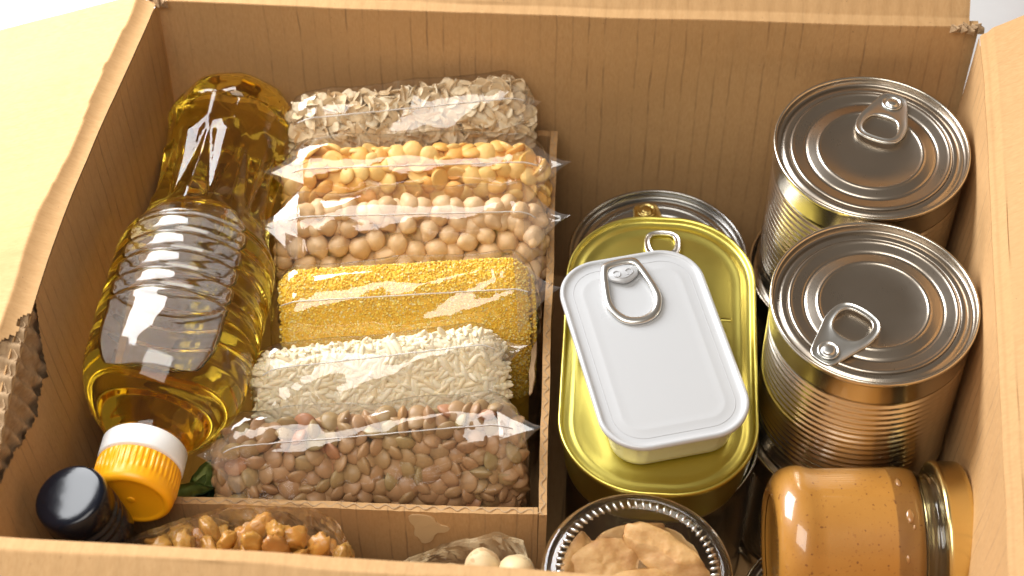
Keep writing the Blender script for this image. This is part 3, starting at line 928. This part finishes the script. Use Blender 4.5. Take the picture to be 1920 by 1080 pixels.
loose_bag('bag_of_hazelnuts', 'clear bag of peeled hazelnuts low in front of the small carton', [(14.8, -29.9, 13.8), (16.3, -29.2, 14.6), (18.2, -28.6, 15.3), (20.2, -28.2, 15.6), (21.5, -28.3, 15.4), (21.9, -29.3, 14.2)], -30.0, 5.0,
          'hazelnut', pile(16.2, 21.3, 13.6, 10.5, -31.2, -27.7, 1.4, 40, lambda f: 13.6 + 1.5 * f), 1.0, 33)

# ------------------------------------------------------------------ cooking oil bottle
ob = thing('oil_bottle', (3.9, -14, 12.0), 'clear plastic bottle of golden cooking oil with orange cap, lying along the left wall', 'bottle')
P_cap = (3.35, -27.35, 16.0); P_base = (4.35, -1.35, 15.6)
OM = axis_frame(P_base, P_cap)          # local z: base 0 -> cap end
LB = (Vector(P_cap) - Vector(P_base)).length
def tri(x): return abs((x % 1) * 2 - 1)
def oil_r(s):
    pts = [(0, .2), (.04, 1.0), (.18, 1.8), (.55, 2.55), (1.1, 3.05), (1.8, 3.36), (2.6, 3.48), (3.6, 3.36), (5.0, 3.12), (7.0, 2.98), (9.0, 3.05), (10.2, 3.22), (10.9, 3.55), (11.5, 3.86), (12.2, 4.0), (18.5, 4.04), (19.5, 3.98), (20.5, 3.70), (21.5, 3.15), (22.3, 2.5), (22.9, 1.95), (23.4, 1.62), (23.8, 1.45), (24.4, 1.40)]
    a = [p[0] for p in pts]; b = [p[1] for p in pts]
    # smooth by averaging neighbours
    return sum(np.interp(s + d, a, b) for d in (-.25, -.12, 0, .12, .25)) / 5 if s > .3 else np.interp(s, a, b)
def oil_mod(s, a):
    r = oil_r(s)
    if 11.4 < s < 17.4:          # horizontal ribs of the label panel
        win = min((s - 11.4) / .5, (17.4 - s) / .5, 1)
        ph = (s - 11.4) / 1.18 % 1.0
        r += win * (.075 - .16 * math.exp(-((ph - .5) / .15) ** 2))
    k = a / (2 * math.pi)
    if s <= 5.2:                  # petals at the foot, diamonds above
        w_ = min(s / 2.4, 1) * min((5.2 - s) / .8, 1)
        r += w_ * .26 * (tri(9 * k + (0.5 if s > 3.0 else 0)) - .5) * (1.0 if s < 3.0 else .9)
    if 4.4 < s < 10.6:
        w_ = min((s - 4.4) / .9, 1) * min((10.6 - s) / .9, 1)
        d1 = tri(9 * k + .085 * (s - 4.4)); d2 = tri(9 * k - .085 * (s - 4.4))
        r += w_ * .40 * (min(d1, d2) - .35)
    return r
ss = np.r_[np.linspace(0, .5, 8), np.linspace(.6, 11.2, 120), np.linspace(11.25, 19, 150), np.linspace(19.1, 24.4, 52)]
na = 180
V = []
for s in ss:
    for j in range(na):
        a = 2 * math.pi * j / na; r = oil_mod(s, a)
        V.append((r * math.cos(a), r * math.sin(a), s))
F = grid_faces(len(ss), na, True, flip=False) + [list(range(na))[::-1], [(len(ss) - 1) * na + j for j in range(na)]]
mb = MB().add(V, F)
# air pocket under the upper wall of the panel (a cavity in the same solid)
LEV = 2.72; wall = .07; CV = []; nc = 64; cs = np.linspace(10.3, 21.0, 260); rows = 0
good = [s for s in cs if oil_mod(s, math.pi / 2) - wall > LEV + .03]
s0, s1 = good[0], good[-1]
for s in np.linspace(s0, s1, 240):
    r = oil_mod(s, math.pi / 2) - wall; e = min((s - s0) / .25, (s1 - s) / .25, 1)
    lev = LEV
    half = math.sqrt(max(r * r - lev * lev, 1e-4))
    half *= (.35 + .65 * max(e, 0) ** .5)
    ang = math.atan2(lev, half)
    for j in range(nc // 2):
        a = ang + (math.pi - 2 * ang) * j / (nc // 2 - 1)
        CV.append((r * math.cos(a), max(r * math.sin(a), lev), s))
    for j in range(1, nc // 2 + 1):
        f = j / (nc // 2 + 1); x = -half + 2 * half * f
        men = .10 * (abs(2 * f - 1) ** 6)
        CV.append((x, lev - .0 + men * .5, s))
    rows += 1
CF = grid_faces(rows, nc, True, flip=True) + [list(range(nc)), [(rows - 1) * nc + j for j in range(nc)][::-1]]
mb.add(CV, CF)
bodyV = xf(mb.V, OM)
ob_body = build('body', bodyV, mb.F, M['oil'], ob)
# cap: white tamper ring, orange ribbed cap
V, F = lathe([(1.50, 23.42), (1.95, 23.42), (2.02, 23.5), (2.02, 24.45), (1.97, 24.55), (1.45, 24.55)], 96, cap0=False)
build('collar', xf(V, OM), F, M['ring'], ob)
def capmod(r, z, a):
    if 24.68 < z < 25.7 and r > 1.8: return r + .035 * (1 if math.sin(a * 44) > 0 else -.6)
    return r
prof = [(1.4, 24.6), (1.90, 24.6), (1.96, 24.65), (1.965, 24.7), (1.965, 25.2), (1.965, 25.65), (1.95, 25.75), (1.93, 26.1), (1.88, 26.28), (1.76, 26.4), (1.60, 26.42), (1.52, 26.36), (1.45, 26.34), (.2, 26.34), (.17, 26.38), (.10, 26.39), (.001, 26.39)]
V, F = lathe(prof, 264, mod=capmod)
c_ = build('cap', xf(V, OM), F, M['orange'], ob)
c_.data.set_sharp_from_angle(angle=math.radians(45))

# ------------------------------------------------------------------ dark sauce bottle
db = thing('dark_bottle', (4.6, -28.6, .5), 'dark glass bottle with glossy black screw cap in the front left corner', 'bottle')
DT = Vector((1.35, -29.55, 19.0)); DB = Vector((5.3, -28.4, .7))
DM = axis_frame(DT, DB)
prof = [(.001, .02), (1.0, .02), (1.42, .03), (1.55, .08), (1.63, .2), (1.66, .4), (1.66, 1.3), (1.60, 1.38), (1.60, 1.46), (1.68, 1.55), (1.68, 1.72), (1.60, 1.80), (1.60, 1.9), (1.69, 2.0), (1.69, 2.2), (1.60, 2.3), (1.60, 2.4), (1.68, 2.5), (1.68, 3.6), (1.55, 3.7), (1.3, 3.7)]
V, F = lathe(prof, 96); build('cap', xf(V, DM), F, M['black'], db)
prof = [(1.25, 3.4), (1.3, 4.6), (1.5, 6.0), (2.2, 7.6), (2.75, 9.0), (2.85, 10), (2.85, 17.2), (2.7, 17.7), (.001, 17.7)]
V, F = lathe(prof, 72); build('body', xf(V, DM), F, M['dark_glass'], db)

# ------------------------------------------------------------------ pull tabs
def tab_mesh(outer, hole, th=.09, n=64, prof=None):
    o = resample(outer, n); h = resample(hole, n)
    # rotate hole so that indices face each other
    def ang(P, c): return np.arctan2(P[:, 1] - c[1], P[:, 0] - c[0])
    c = h.mean(0)
    def reorder(P):
        a = np.linspace(-math.pi, math.pi, n, endpoint=False); aa = ang(P, c); s = np.argsort(aa)
        aa = aa[s]; Q = P[s]; aa = np.r_[aa - 2 * math.pi, aa, aa + 2 * math.pi]; Q = np.vstack([Q, Q, Q])
        return np.stack([np.interp(a, aa, Q[:, 0]), np.interp(a, aa, Q[:, 1])], 1)
    o = reorder(resample(outer, 400)); h = reorder(resample(hole, 400))
    wdt = np.linalg.norm(o - h, axis=1, keepdims=True)
    prof = prof or [(0, 0), (.0, .6), (.06, 1.0), (.16, .92), (.30, .55), (.70, .5), (.86, .85), (.95, .9), (1, .5), (1, 0), (.8, -.1), (.2, -.1)]
    V = []
    for f, z in prof:
        ff = np.clip(np.where(f <= .5, f * np.minimum(1, .6 / wdt) if f < .4 else f, f), 0, 1)
        P = o * (1 - ff) + h * ff
        for p in P: V.append((p[0], p[1], z * th))
    return V, grid_faces(len(prof), n, True, True)
def teardrop(L, wd, nose):
    return smoothpoly([(-L / 2, -nose * .55), (-L / 2 + .05 * L, -nose * .95), (-.1 * L, -wd * .40), (.12 * L, -wd * .5), (.40 * L, -wd * .46), (.5 * L, -wd * .22), (.5 * L, wd * .22), (.40 * L, wd * .46), (.12 * L, wd * .5), (-.1 * L, wd * .40), (-L / 2 + .05 * L, nose * .95), (-L / 2, nose * .55)], 3)
def can_tab(parent, loc, ang, mat, L=3.8, wd=2.65, nose=.72, tilt=0.06):
    out = teardrop(L, wd, nose)
    hole = smoothpoly([(.02 * L, -wd * .28), (.26 * L, -wd * .36), (.40 * L, -wd * .26), (.42 * L, 0), (.40 * L, wd * .26), (.26 * L, wd * .36), (.02 * L, wd * .28), (-.02 * L, 0)], 3)
    V, F = tab_mesh(out, hole, .13, 72)
    Mt = Matrix.Translation(Vector(loc)) @ Matrix.Rotation(ang, 4, 'Z') @ Matrix.Rotation(-tilt, 4, 'Y')
    t_ = build('pull_tab', xf(V, Mt), F, mat, parent, fix=True)
    # rivet with its stamped ring
    Vr, Fr = lathe([(.52, .10), (.50, .15), (.44, .15), (.42, .09), (.30, .09), (.29, .2), (.24, .235), (.001, .24)], 40)
    Vr = np.asarray(Vr) + np.array([-.30 * L, 0, 0])
    build('rivet', xf(Vr, Mt), Fr, mat, t_)
    return t_

# ------------------------------------------------------------------ ribbed food cans
def food_can(label, x, y, z0, h, r=4.98, tab=None, mat='tin', lidmat='tin_lid', tabmat='tab', group='ribbed tin cans', ribs=True, name='food_can', tabkw={}):
    t = thing(name, (x, y, z0), label, 'can', group)
    prof = [(.001, .15), (r - .35, .15), (r - .3, 0), (r - .12, 0), (r - .04, .06), (r - .03, .2), (r - .12, .30), (r - .13, .9)]
    if ribs:
        z = 1.15; top = h - 1.75
        n = int((top - z) / .40)
        for k in range(n):
            for q in range(6):
                zz = z + (top - z) * (k + q / 6) / n
                prof.append((r - .17 + .055 * math.cos(2 * math.pi * q / 6), zz))
    prof += [(r - .12, h - 1.6), (r - .12, h - .42), (r - .09, h - .34), (r - .02, h - .30), (r, h - .22), (r, h - .07), (r - .03, h - .01), (r - .08, h), (r - .14, h - .03), (r - .17, h - .10)]
    V, F = lathe(prof, 128); build('body', np.asarray(V) + np.array([x, y, z0]), F, M[mat], t)
    R_ = r - .17
    lp = [(R_, h - .10), (R_ - .03, h - .42), (R_ - .12, h - .47), (R_ - .28, h - .45), (R_ - .36, h - .36), (R_ - .50, h - .33), (R_ - .62, h - .37), (R_ - .75, h - .38)]
    for br, amp_ in ((.80, .10), (.665, -.11), (.53, .10)):
        rr = r * br
        lp += [(rr + .16, h - .38), (rr + .07, h - .38 + amp_ * .5), (rr, h - .38 + amp_), (rr - .07, h - .38 + amp_ * .5), (rr - .16, h - .38)]
    lp += [(r * .3, h - .385), (.001, h - .385)]
    V, F = lathe(lp, 128); build('lid', np.asarray(V) + np.array([x, y, z0]), F, M[lidmat], t)
    if tab:
        ang, rad = tab
        L = tabkw.get('L', 3.8)
        # rivet near the rim, ring towards the middle
        cx, cy = x + math.cos(ang) * rad, y + math.sin(ang) * rad
        can_tab(t, (cx, cy, z0 + h - .27), ang + math.pi, M[tabmat], **tabkw)
    return t
CH = 9.5
food_can('ribbed tin can in the back right corner, pull tab pointing at the back wall', 37.65, -6.1, .6 + CH, CH, tab=(math.radians(70), 2.35))
food_can('ribbed tin can in front of the corner can, its tab towards the white tin', 37.36, -16.25, .6 + CH, CH, tab=(math.radians(233), 2.6))
food_can('tin can underneath the back right corner can', 37.3, -6.3, .55, CH)
food_can('tin can underneath the ribbed can next to the peanut butter jar', 37.0, -16.5, .55, CH)
food_can('low tin can whose lid edge shows under the peanut butter jar', 36.9, -26.75, .55, 7.4)

# round flat-sided tins under the gold tin
food_can('round dark-lidded tin with gold tab behind the gold oval tin', 27.35, -6.95, .55, 10.45, r=4.85, tab=(math.radians(102), 2.7), mat='dark_tin', lidmat='dark_tin', tabmat='gold_tab', ribs=False, group='round dark tins', name='round_tin', tabkw=dict(L=2.6, wd=1.9))
food_can('round dark tin under the front end of the gold oval tin', 27.85, -18.7, .55, 10.45, r=4.85, mat='dark_tin', lidmat='dark_tin', ribs=False, group='round dark tins', name='round_tin')

# ------------------------------------------------------------------ oval and rectangular fish tins
def rrect(w_, l_, r, n=20):
    P = []
    for (sx, sy, a0) in ((1, 1, 0), (-1, 1, 90), (-1, -1, 180), (1, -1, 270)):
        for k in range(n):
            a = math.radians(a0 + 90 * k / (n - 1))
            P.append((sx * (w_ / 2 - r) + r * math.cos(a), sy * (l_ / 2 - r) + r * math.sin(a)))
    return np.array(P)
def offset_rr(w_, l_, r, d, n=20): return rrect(w_ - 2 * d, l_ - 2 * d, max(r - d, .05), n)
def loft(w_, l_, r, prof, cap_last=True, cap_first=False, n=20, wav=None):
    V = []
    for d, z in prof:
        P = offset_rr(w_, l_, r, d, n)
        for i, p in enumerate(P):
            dz = wav(p, d) if wav else 0
            V.append((p[0], p[1], z + dz))
    m_ = 4 * n; F = grid_faces(len(prof), m_, True)
    if cap_last: F.append([(len(prof) - 1) * m_ + j for j in range(m_)])
    if cap_first: F.append(list(range(m_))[::-1])
    return V, F
# gold oval tin
gt = thing('gold_fish_tin', (27.5, -15.65, 11.05), 'large gold oval tin with silver pull tab, under the white tin', 'tin')
GMx = Matrix.Translation((27.45, -15.7, 11.05)) @ Matrix.Rotation(math.radians(.6), 4, 'Z')
W_, L_, R_ = 9.75, 17.5, 4.3
V, F = loft(W_, L_, R_, [(.9, .0), (.55, .02), (.40, .15), (.34, .5), (.28, 2.5), (.16, 2.75), (.04, 2.85), (.0, 2.95), (.0, 3.12), (.05, 3.2), (.14, 3.2), (.2, 3.12)], cap_last=False, cap_first=True)
build('body', xf(V, GMx), F, M['gold'], gt)
V, F = loft(W_, L_, R_, [(.19, 3.14), (.24, 2.98), (.34, 2.93), (.60, 2.93), (.70, 2.97), (.85, 2.97), (.95, 2.93), (1.3, 2.93), (1.5, 2.945), (2.5, 2.95)])
lid = build('lid', xf(V, GMx), F, M['gold'], gt)
# small stamped bars on the lid
for (bx, by, bl, an) in ((2.9, 2.2, 1.5, 0), (3.3, -.4, .7, 90)):
    V, F = loft(bl, .22, .1, [(0, 2.955), (.04, 3.0), (.08, 3.0)], n=5)
    build('stamped_bar', xf(V, GMx @ Matrix.Translation((bx, by, 0)) @ Matrix.Rotation(math.radians(an), 4, 'Z')), F, M['gold'], lid)
can_tab(gt, (27.45, -9.35, 14.1), math.radians(-88) + math.pi, M['tab'], L=2.9, wd=1.95, nose=.6, tilt=-.02)

# white tin
wt = thing('white_fish_tin', (27.0, -17.3, 14.2), 'white rectangular tin with ring pull, lying askew on the gold tin', 'tin')
WMx = Matrix.Translation((27.02, -17.35, 14.05)) @ Matrix.Rotation(math.radians(16.8), 4, 'Z')
w_, l_, r_ = 7.35, 11.7, 2.15
def wv(p, d): return 0
V, F = loft(w_, l_, r_, [(1.3, .02), (1.05, .0), (.80, .04), (.68, .2), (.60, .6), (.46, 1.9), (.40, 2.05), (.36, 2.12), (.22, 2.16), (.06, 2.20), (.0, 2.28), (.0, 2.42), (.06, 2.50), (.15, 2.52), (.22, 2.48), (.27, 2.42)], cap_last=False, cap_first=True)
# crimp bumps below the flange
V = np.array(V); 
for i in range(len(V)):
    z = V[i][2]
    if 1.8 < z < 2.13:
        s = 1 + .006 * math.sin(math.atan2(V[i][1], V[i][0]) * 60); V[i][0] *= s; V[i][1] *= s
build('body', xf(V, WMx), F, M['white'], wt)
V, F = loft(w_, l_, r_, [(.26, 2.43), (.34, 2.38), (.50, 2.365), (.80, 2.375), (1.02, 2.38), (1.10, 2.395), (1.20, 2.398), (1.30, 2.385), (1.6, 2.385), (2.6, 2.39)])
wl = build('lid', xf(V, WMx), F, M['white'], wt)
P = offset_rr(w_, l_, r_, .66, 24); Vt, Ft = tube([(p[0], p[1], 2.372) for p in P], .014, 5, closed=True)
build('score_line', xf(Vt, WMx), Ft, M['scribe'], wl)
# ring pull
RP = smoothpoly([(-.72, -1.85), (.72, -1.85), (.98, -1.5), (1.32, .1), (1.34, .8), (.95, 1.6), (.35, 1.9), (-.35, 1.9), (-.95, 1.6), (-1.34, .8), (-1.32, .1), (-.98, -1.5)], 2)
hole = smoothpoly([(-.50, -1.5), (.50, -1.5), (.68, -1.3), (.98, .15), (.98, .7), (.68, 1.28), (.25, 1.52), (-.25, 1.52), (-.68, 1.28), (-.98, .7), (-.98, .15), (-.68, -1.3)], 2)
V, F = tab_mesh(RP, hole, .17, 72, [(0, .1), (.0, .7), (.15, 1.05), (.5, 1.2), (.85, 1.05), (1, .7), (1, .1), (.8, -.1), (.2, -.1)])
TM = WMx @ Matrix.Translation((-.25, 3.45, 2.52)) @ Matrix.Scale(1.08, 4) @ Matrix.Rotation(math.radians(180 + 3), 4, 'Z') @ Matrix.Rotation(math.radians(-3), 4, 'X')
ring = build('pull_ring', xf(V, TM), F, M['tab'], wt, fix=True)
npts = smoothpoly([(-.62, -1.5), (.62, -1.5), (.78, -.9), (.35, -.62), (0, -.5), (-.35, -.62), (-.78, -.9)], 2)
n_ = len(npts); Vn = [(p[0], p[1], .06) for p in npts] + [(p[0] * .92, p[1] * .97 - .02, .10) for p in npts] + [(p[0], p[1], -.04) for p in npts]
Fn = [[n_ + i for i in range(n_)]] + [[i, (i + 1) % n_, n_ + (i + 1) % n_, n_ + i] for i in range(n_)] + [[2 * n_ + i, 2 * n_ + (i + 1) % n_, (i + 1) % n_, i] for i in range(n_)]
nose = build('nose_plate', xf(Vn, TM), Fn, M['white'], ring, fix=True)
mb = MB()
for cx in (-.30, .30):
    pth = [(cx + .17 * math.cos(a), -1.05 + .17 * math.sin(a), .115) for a in np.linspace(math.radians(30), math.radians(330), 14)]
    Vt, Ft = tube(pth, .028, 5); mb.add(Vt, Ft)
pth = [(.42 * math.sin(a), -1.0 + .36 * math.cos(a) - .12, .115) for a in np.linspace(-1.2, 1.2, 14)]
Vt, Ft = tube(pth, .028, 5); mb.add(Vt, Ft)
build('rivet', xf(mb.V, TM), mb.F, M['scribe'], ring)

# ------------------------------------------------------------------ peanut butter jar lying on its side
pj = thing('peanut_butter_jar', (37.8, -25.4, 8.0), 'glass jar of peanut butter lying on its side, gold lid to the right', 'jar')
PB0 = Vector((33.05, -25.75, 12.15)); PB1 = Vector((42.2, -24.95, 12.15))
PM = axis_frame(PB0, PB1)
def pj_prof(): return [(2.55, .30), (2.62, .12), (2.75, .02), (2.95, .0), (3.2, .05), (3.5, .22), (3.78, .55), (3.92, .95), (3.96, 1.3), (3.90, 1.62), (3.82, 1.9), (3.80, 2.2), (3.80, 5.6), (3.80, 6.0)]
V, F = lathe(pj_prof()[1:] + [(3.76, 6.25), (3.66, 6.5), (3.5, 6.66), (2.0, 6.6), (.001, 6.6)], 128)
build('peanut_butter', xf(V, PM), F, M['peanut'], pj)
V, F = lathe([(.001, .42), (1.2, .40), (2.1, .36), (2.45, .28), (2.60, .16)], 96)
build('base', xf(V, PM), F, M['peanut'], pj)
# knurled ring on the base
mb = MB()
for k in range(84):
    a = 2 * math.pi * k / 84
    for rr, s in ((2.80, 1), ):
        c = np.array((rr * math.cos(a), rr * math.sin(a), -.015)); t_ = np.array((-math.sin(a), math.cos(a), 0)); u = np.array((math.cos(a), math.sin(a), 0))
        Vb = [c + t_ * .06 * p[0] + u * .17 * p[1] + np.array((0, 0, -.06)) * p[2] for p in ((1, 0, 0), (-1, 0, 0), (0, 1, 0), (0, -1, 0), (0, 0, 1))]
        mb.add(Vb, [(0, 2, 4), (2, 1, 4), (1, 3, 4), (3, 0, 4)])
build('knurled_ring', xf(mb.V, PM), mb.F, M['solid_glass'], pj, smooth=False)
# clear shoulder and neck
outer = [(3.815, 5.4), (3.83, 6.0), (3.80, 6.35), (3.68, 6.72), (3.50, 7.0), (3.42, 7.25), (3.46, 7.38), (3.55, 7.46), (3.46, 7.56), (3.42, 7.8), (3.42, 8.3)]
inner = [(3.25, 8.3), (3.25, 7.2), (3.30, 6.95), (3.45, 6.72), (3.55, 6.66)]
V, F = lathe(outer + inner, 128); build('glass_neck', xf(V, PM), F, M['solid_glass'], pj)
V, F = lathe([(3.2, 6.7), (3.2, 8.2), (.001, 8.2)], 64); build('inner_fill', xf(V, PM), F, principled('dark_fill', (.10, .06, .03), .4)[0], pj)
for (a, zz, sz) in ((70, 5.75, .28), (100, 6.0, .34), (20, 5.9, .2), (130, 5.8, .2), (108, 6.15, .12)):
    V, F = ico(2); a = math.radians(a)
    V = np.asarray(V) * np.array((.10, sz * 1.1, sz * .55)); Rz = np.array(Matrix.Rotation(a, 3, 'Z'))
    V = V @ Rz.T + np.array((3.80 * math.cos(a), 3.80 * math.sin(a), zz)); build('air_bubble', xf(V, PM), F, principled('bubble', (.33, .16, .05), .15, 0, **{'Coat Weight': 1.0})[0], pj)
def lidmod(r, z, a): return r
prof = [(3.45, 7.62), (3.95, 7.60), (4.08, 7.66), (4.12, 7.78), (4.10, 7.92), (4.06, 8.0), (4.06, 8.75), (4.03, 8.92), (3.92, 9.05), (3.7, 9.08), (3.5, 9.0), (.001, 8.95)]
V, F = lathe(prof, 128); build('lid', xf(V, PM), F, M['gold_lid'], pj)

# ------------------------------------------------------------------ jar of dried fruit, base upwards
fj = thing('dried_fruit_jar', (26.75, -28.9, .55), 'upturned glass jar of tan dried fruit slices with a knurled base ring', 'jar')
FX, FY, FZ = 26.75, -28.75, 14.4
RJ = 4.5
prof = [(.001, -.18), (2.6, -.16), (3.2, -.10), (3.4, -.03), (3.55, .0), (3.72, -.02), (3.95, -.12), (4.25, -.45), (4.45, -1.0), (4.5, -1.6), (4.5, -10.5), (4.2, -11.3), (3.9, -11.8)]
V, F = lathe(prof, 128); build('glass', np.asarray(V) + np.array((FX, FY, FZ)), [f[::-1] for f in F], M['glass'], fj)
V, F = lathe([(4.0, -11.6), (4.3, -11.6), (4.35, -11.8), (4.35, -13.6), (4.25, -13.8), (.001, -13.8)], 96); build('lid', np.asarray(V) + np.array((FX, FY, FZ)), [f[::-1] for f in F], M['gold_lid'], fj)
# thick glass heel ring
hp = []
for k in range(20):
    a = 2 * math.pi * k / 20; hp.append((4.08 + .34 * math.cos(a), -.50 + .40 * math.sin(a)))
V, F = lathe(hp, 128, closed=True); build('heel', np.asarray(V) + np.array((FX, FY, FZ)), F, M['solid_glass'], fj, fix=True)
mb = MB()
nk = 66
for k in range(nk):
    a = 2 * math.pi * k / nk; u = np.array((math.cos(a), math.sin(a), 0)); t_ = np.array((-math.sin(a), math.cos(a), 0))
    V0, F0 = ico(1); c = u * 3.55 + np.array((0, 0, .03))
    Vb = [c + t_ * .075 * p[0] + u * .26 * p[1] + np.array((0, 0, .10)) * p[2] + t_ * .05 * p[1] for p in V0]
    mb.add(np.array(Vb) + np.array((FX, FY, FZ)), F0)
mb.build('knurled_ring', M['tab'], fj)
def slice_(cx, cy, cz, rx, ry, rot, tx, ty, seed, curl=.5):
    n, mrad = 48, 12; V = []
    for side in (1, -1):
        for i in range(mrad + 1):
            f = i / mrad
            for j in range(n):
                a = 2 * math.pi * j / n
                e = 1 + .16 * noise.noise(Vector((math.cos(a) * 1.2 + seed, math.sin(a) * 1.2, seed * 2))) + .05 * noise.noise(Vector((math.cos(a) * 5, math.sin(a) * 5 + seed, 0)))
                x, y = rx * f * e * math.cos(a), ry * f * e * math.sin(a)
                z = curl * .5 * noise.noise(Vector((x * .55 + seed, y * .55, 2))) + curl * .22 * noise.noise(Vector((x * 1.8 + seed, y * 1.8, 5))) + curl * .12 * f ** 4 * math.sin(5 * a + seed)
                z += side * (.22 * (1 - f ** 6) + .05 * noise.noise(Vector((x * 4, y * 4, seed))))
                V.append((x, y, z))
    k = (mrad + 1) * n
    F = grid_faces(mrad + 1, n, True) + grid_faces(mrad + 1, n, True, flip=True, off=k) + [[mrad * n + (j + 1) % n, mrad * n + j, k + mrad * n + j, k + mrad * n + (j + 1) % n] for j in range(n)]
    Mx = Matrix.Translation((FX + cx, FY + cy, FZ + cz + .25)) @ Matrix.Rotation(math.radians(rot), 4, 'Z') @ Matrix.Rotation(math.radians(tx), 4, 'X') @ Matrix.Rotation(math.radians(ty), 4, 'Y')
    build('fruit_slice', xf(V, Mx), F, M['dried'], fj)
slice_(.3, -1.35, -.72, 3.0, 1.9, 6, -5, 3, 1, .38)
slice_(-1.6, .55, -1.0, 1.9, 1.3, 24, 8, -6, 2, .35)
slice_(1.25, 1.15, -.62, 2.3, .95, -30, 20, 6, 3, .5)
slice_(-2.9, -.1, -1.2, .75, 2.5, -10, 4, 26, 4, .35)
slice_(-.5, 2.35, -1.7, 2.0, .8, 22, 26, 0, 5, .45)
slice_(.6, .2, -1.75, 3.2, 2.8, 70, 0, 4, 7, .4)
for i, (cx, cy, cz) in enumerate(((1.2, -.6, -2.4), (-1.4, -1.0, -2.7), (.5, 1.3, -3.2), (-1.0, 1.6, -3.6), (2.0, -1.5, -3.4), (-.5, -.5, -4.4))):
    slice_(cx, cy, cz, 2.3, 1.7, 50 * i, 12 * (-1) ** i, 8, 10 + i, .7)

# ------------------------------------------------------------------ dark green leaves at the carton's front left
lf = thing('green_leaves', (5.6, -23.4, 9.0), 'dark green leaves tucked in the small carton beside the lentil bag', 'leaves')
for k in range(9):
    L0 = rnd.uniform(2.6, 3.8); wd = rnd.uniform(.6, .95); rz = rnd.uniform(0, 6.28); V = []
    for i in range(11):
        f = i / 10
        hw = wd * math.sin(math.pi * min(f * .93 + .05, 1)) ** .8
        for j in (-1, -.5, 0, .5, 1):
            V.append((hw * j, L0 * (f - .5), .35 * math.sin(f * 3) + .25 * abs(j) * hw + .06 * math.sin(f * 20 + j)))
    Mx = Matrix.Translation((rnd.uniform(4.6, 6.4), rnd.uniform(-25.2, -22.2), rnd.uniform(10.5, 12.3))) @ Matrix.Rotation(rz, 4, 'Z') @ Matrix.Rotation(rnd.uniform(-.6, .6), 4, 'X') @ Matrix.Rotation(rnd.uniform(-.5, .5), 4, 'Y')
    o = build('leaf', xf(V, Mx), grid_faces(11, 5), M['leaf'], lf)
    o.modifiers.new('thick', 'SOLIDIFY').thickness = .0004
Vt, Ft = tube([(6.75, -25.2, 9.4), (6.8, -25.25, 11.5), (6.9, -25.2, 13.2)], .10, 8); build('stalk', Vt, Ft, M['leaf_edge'], lf)

for o in col.objects:
    if 'base' in o: del o['base']
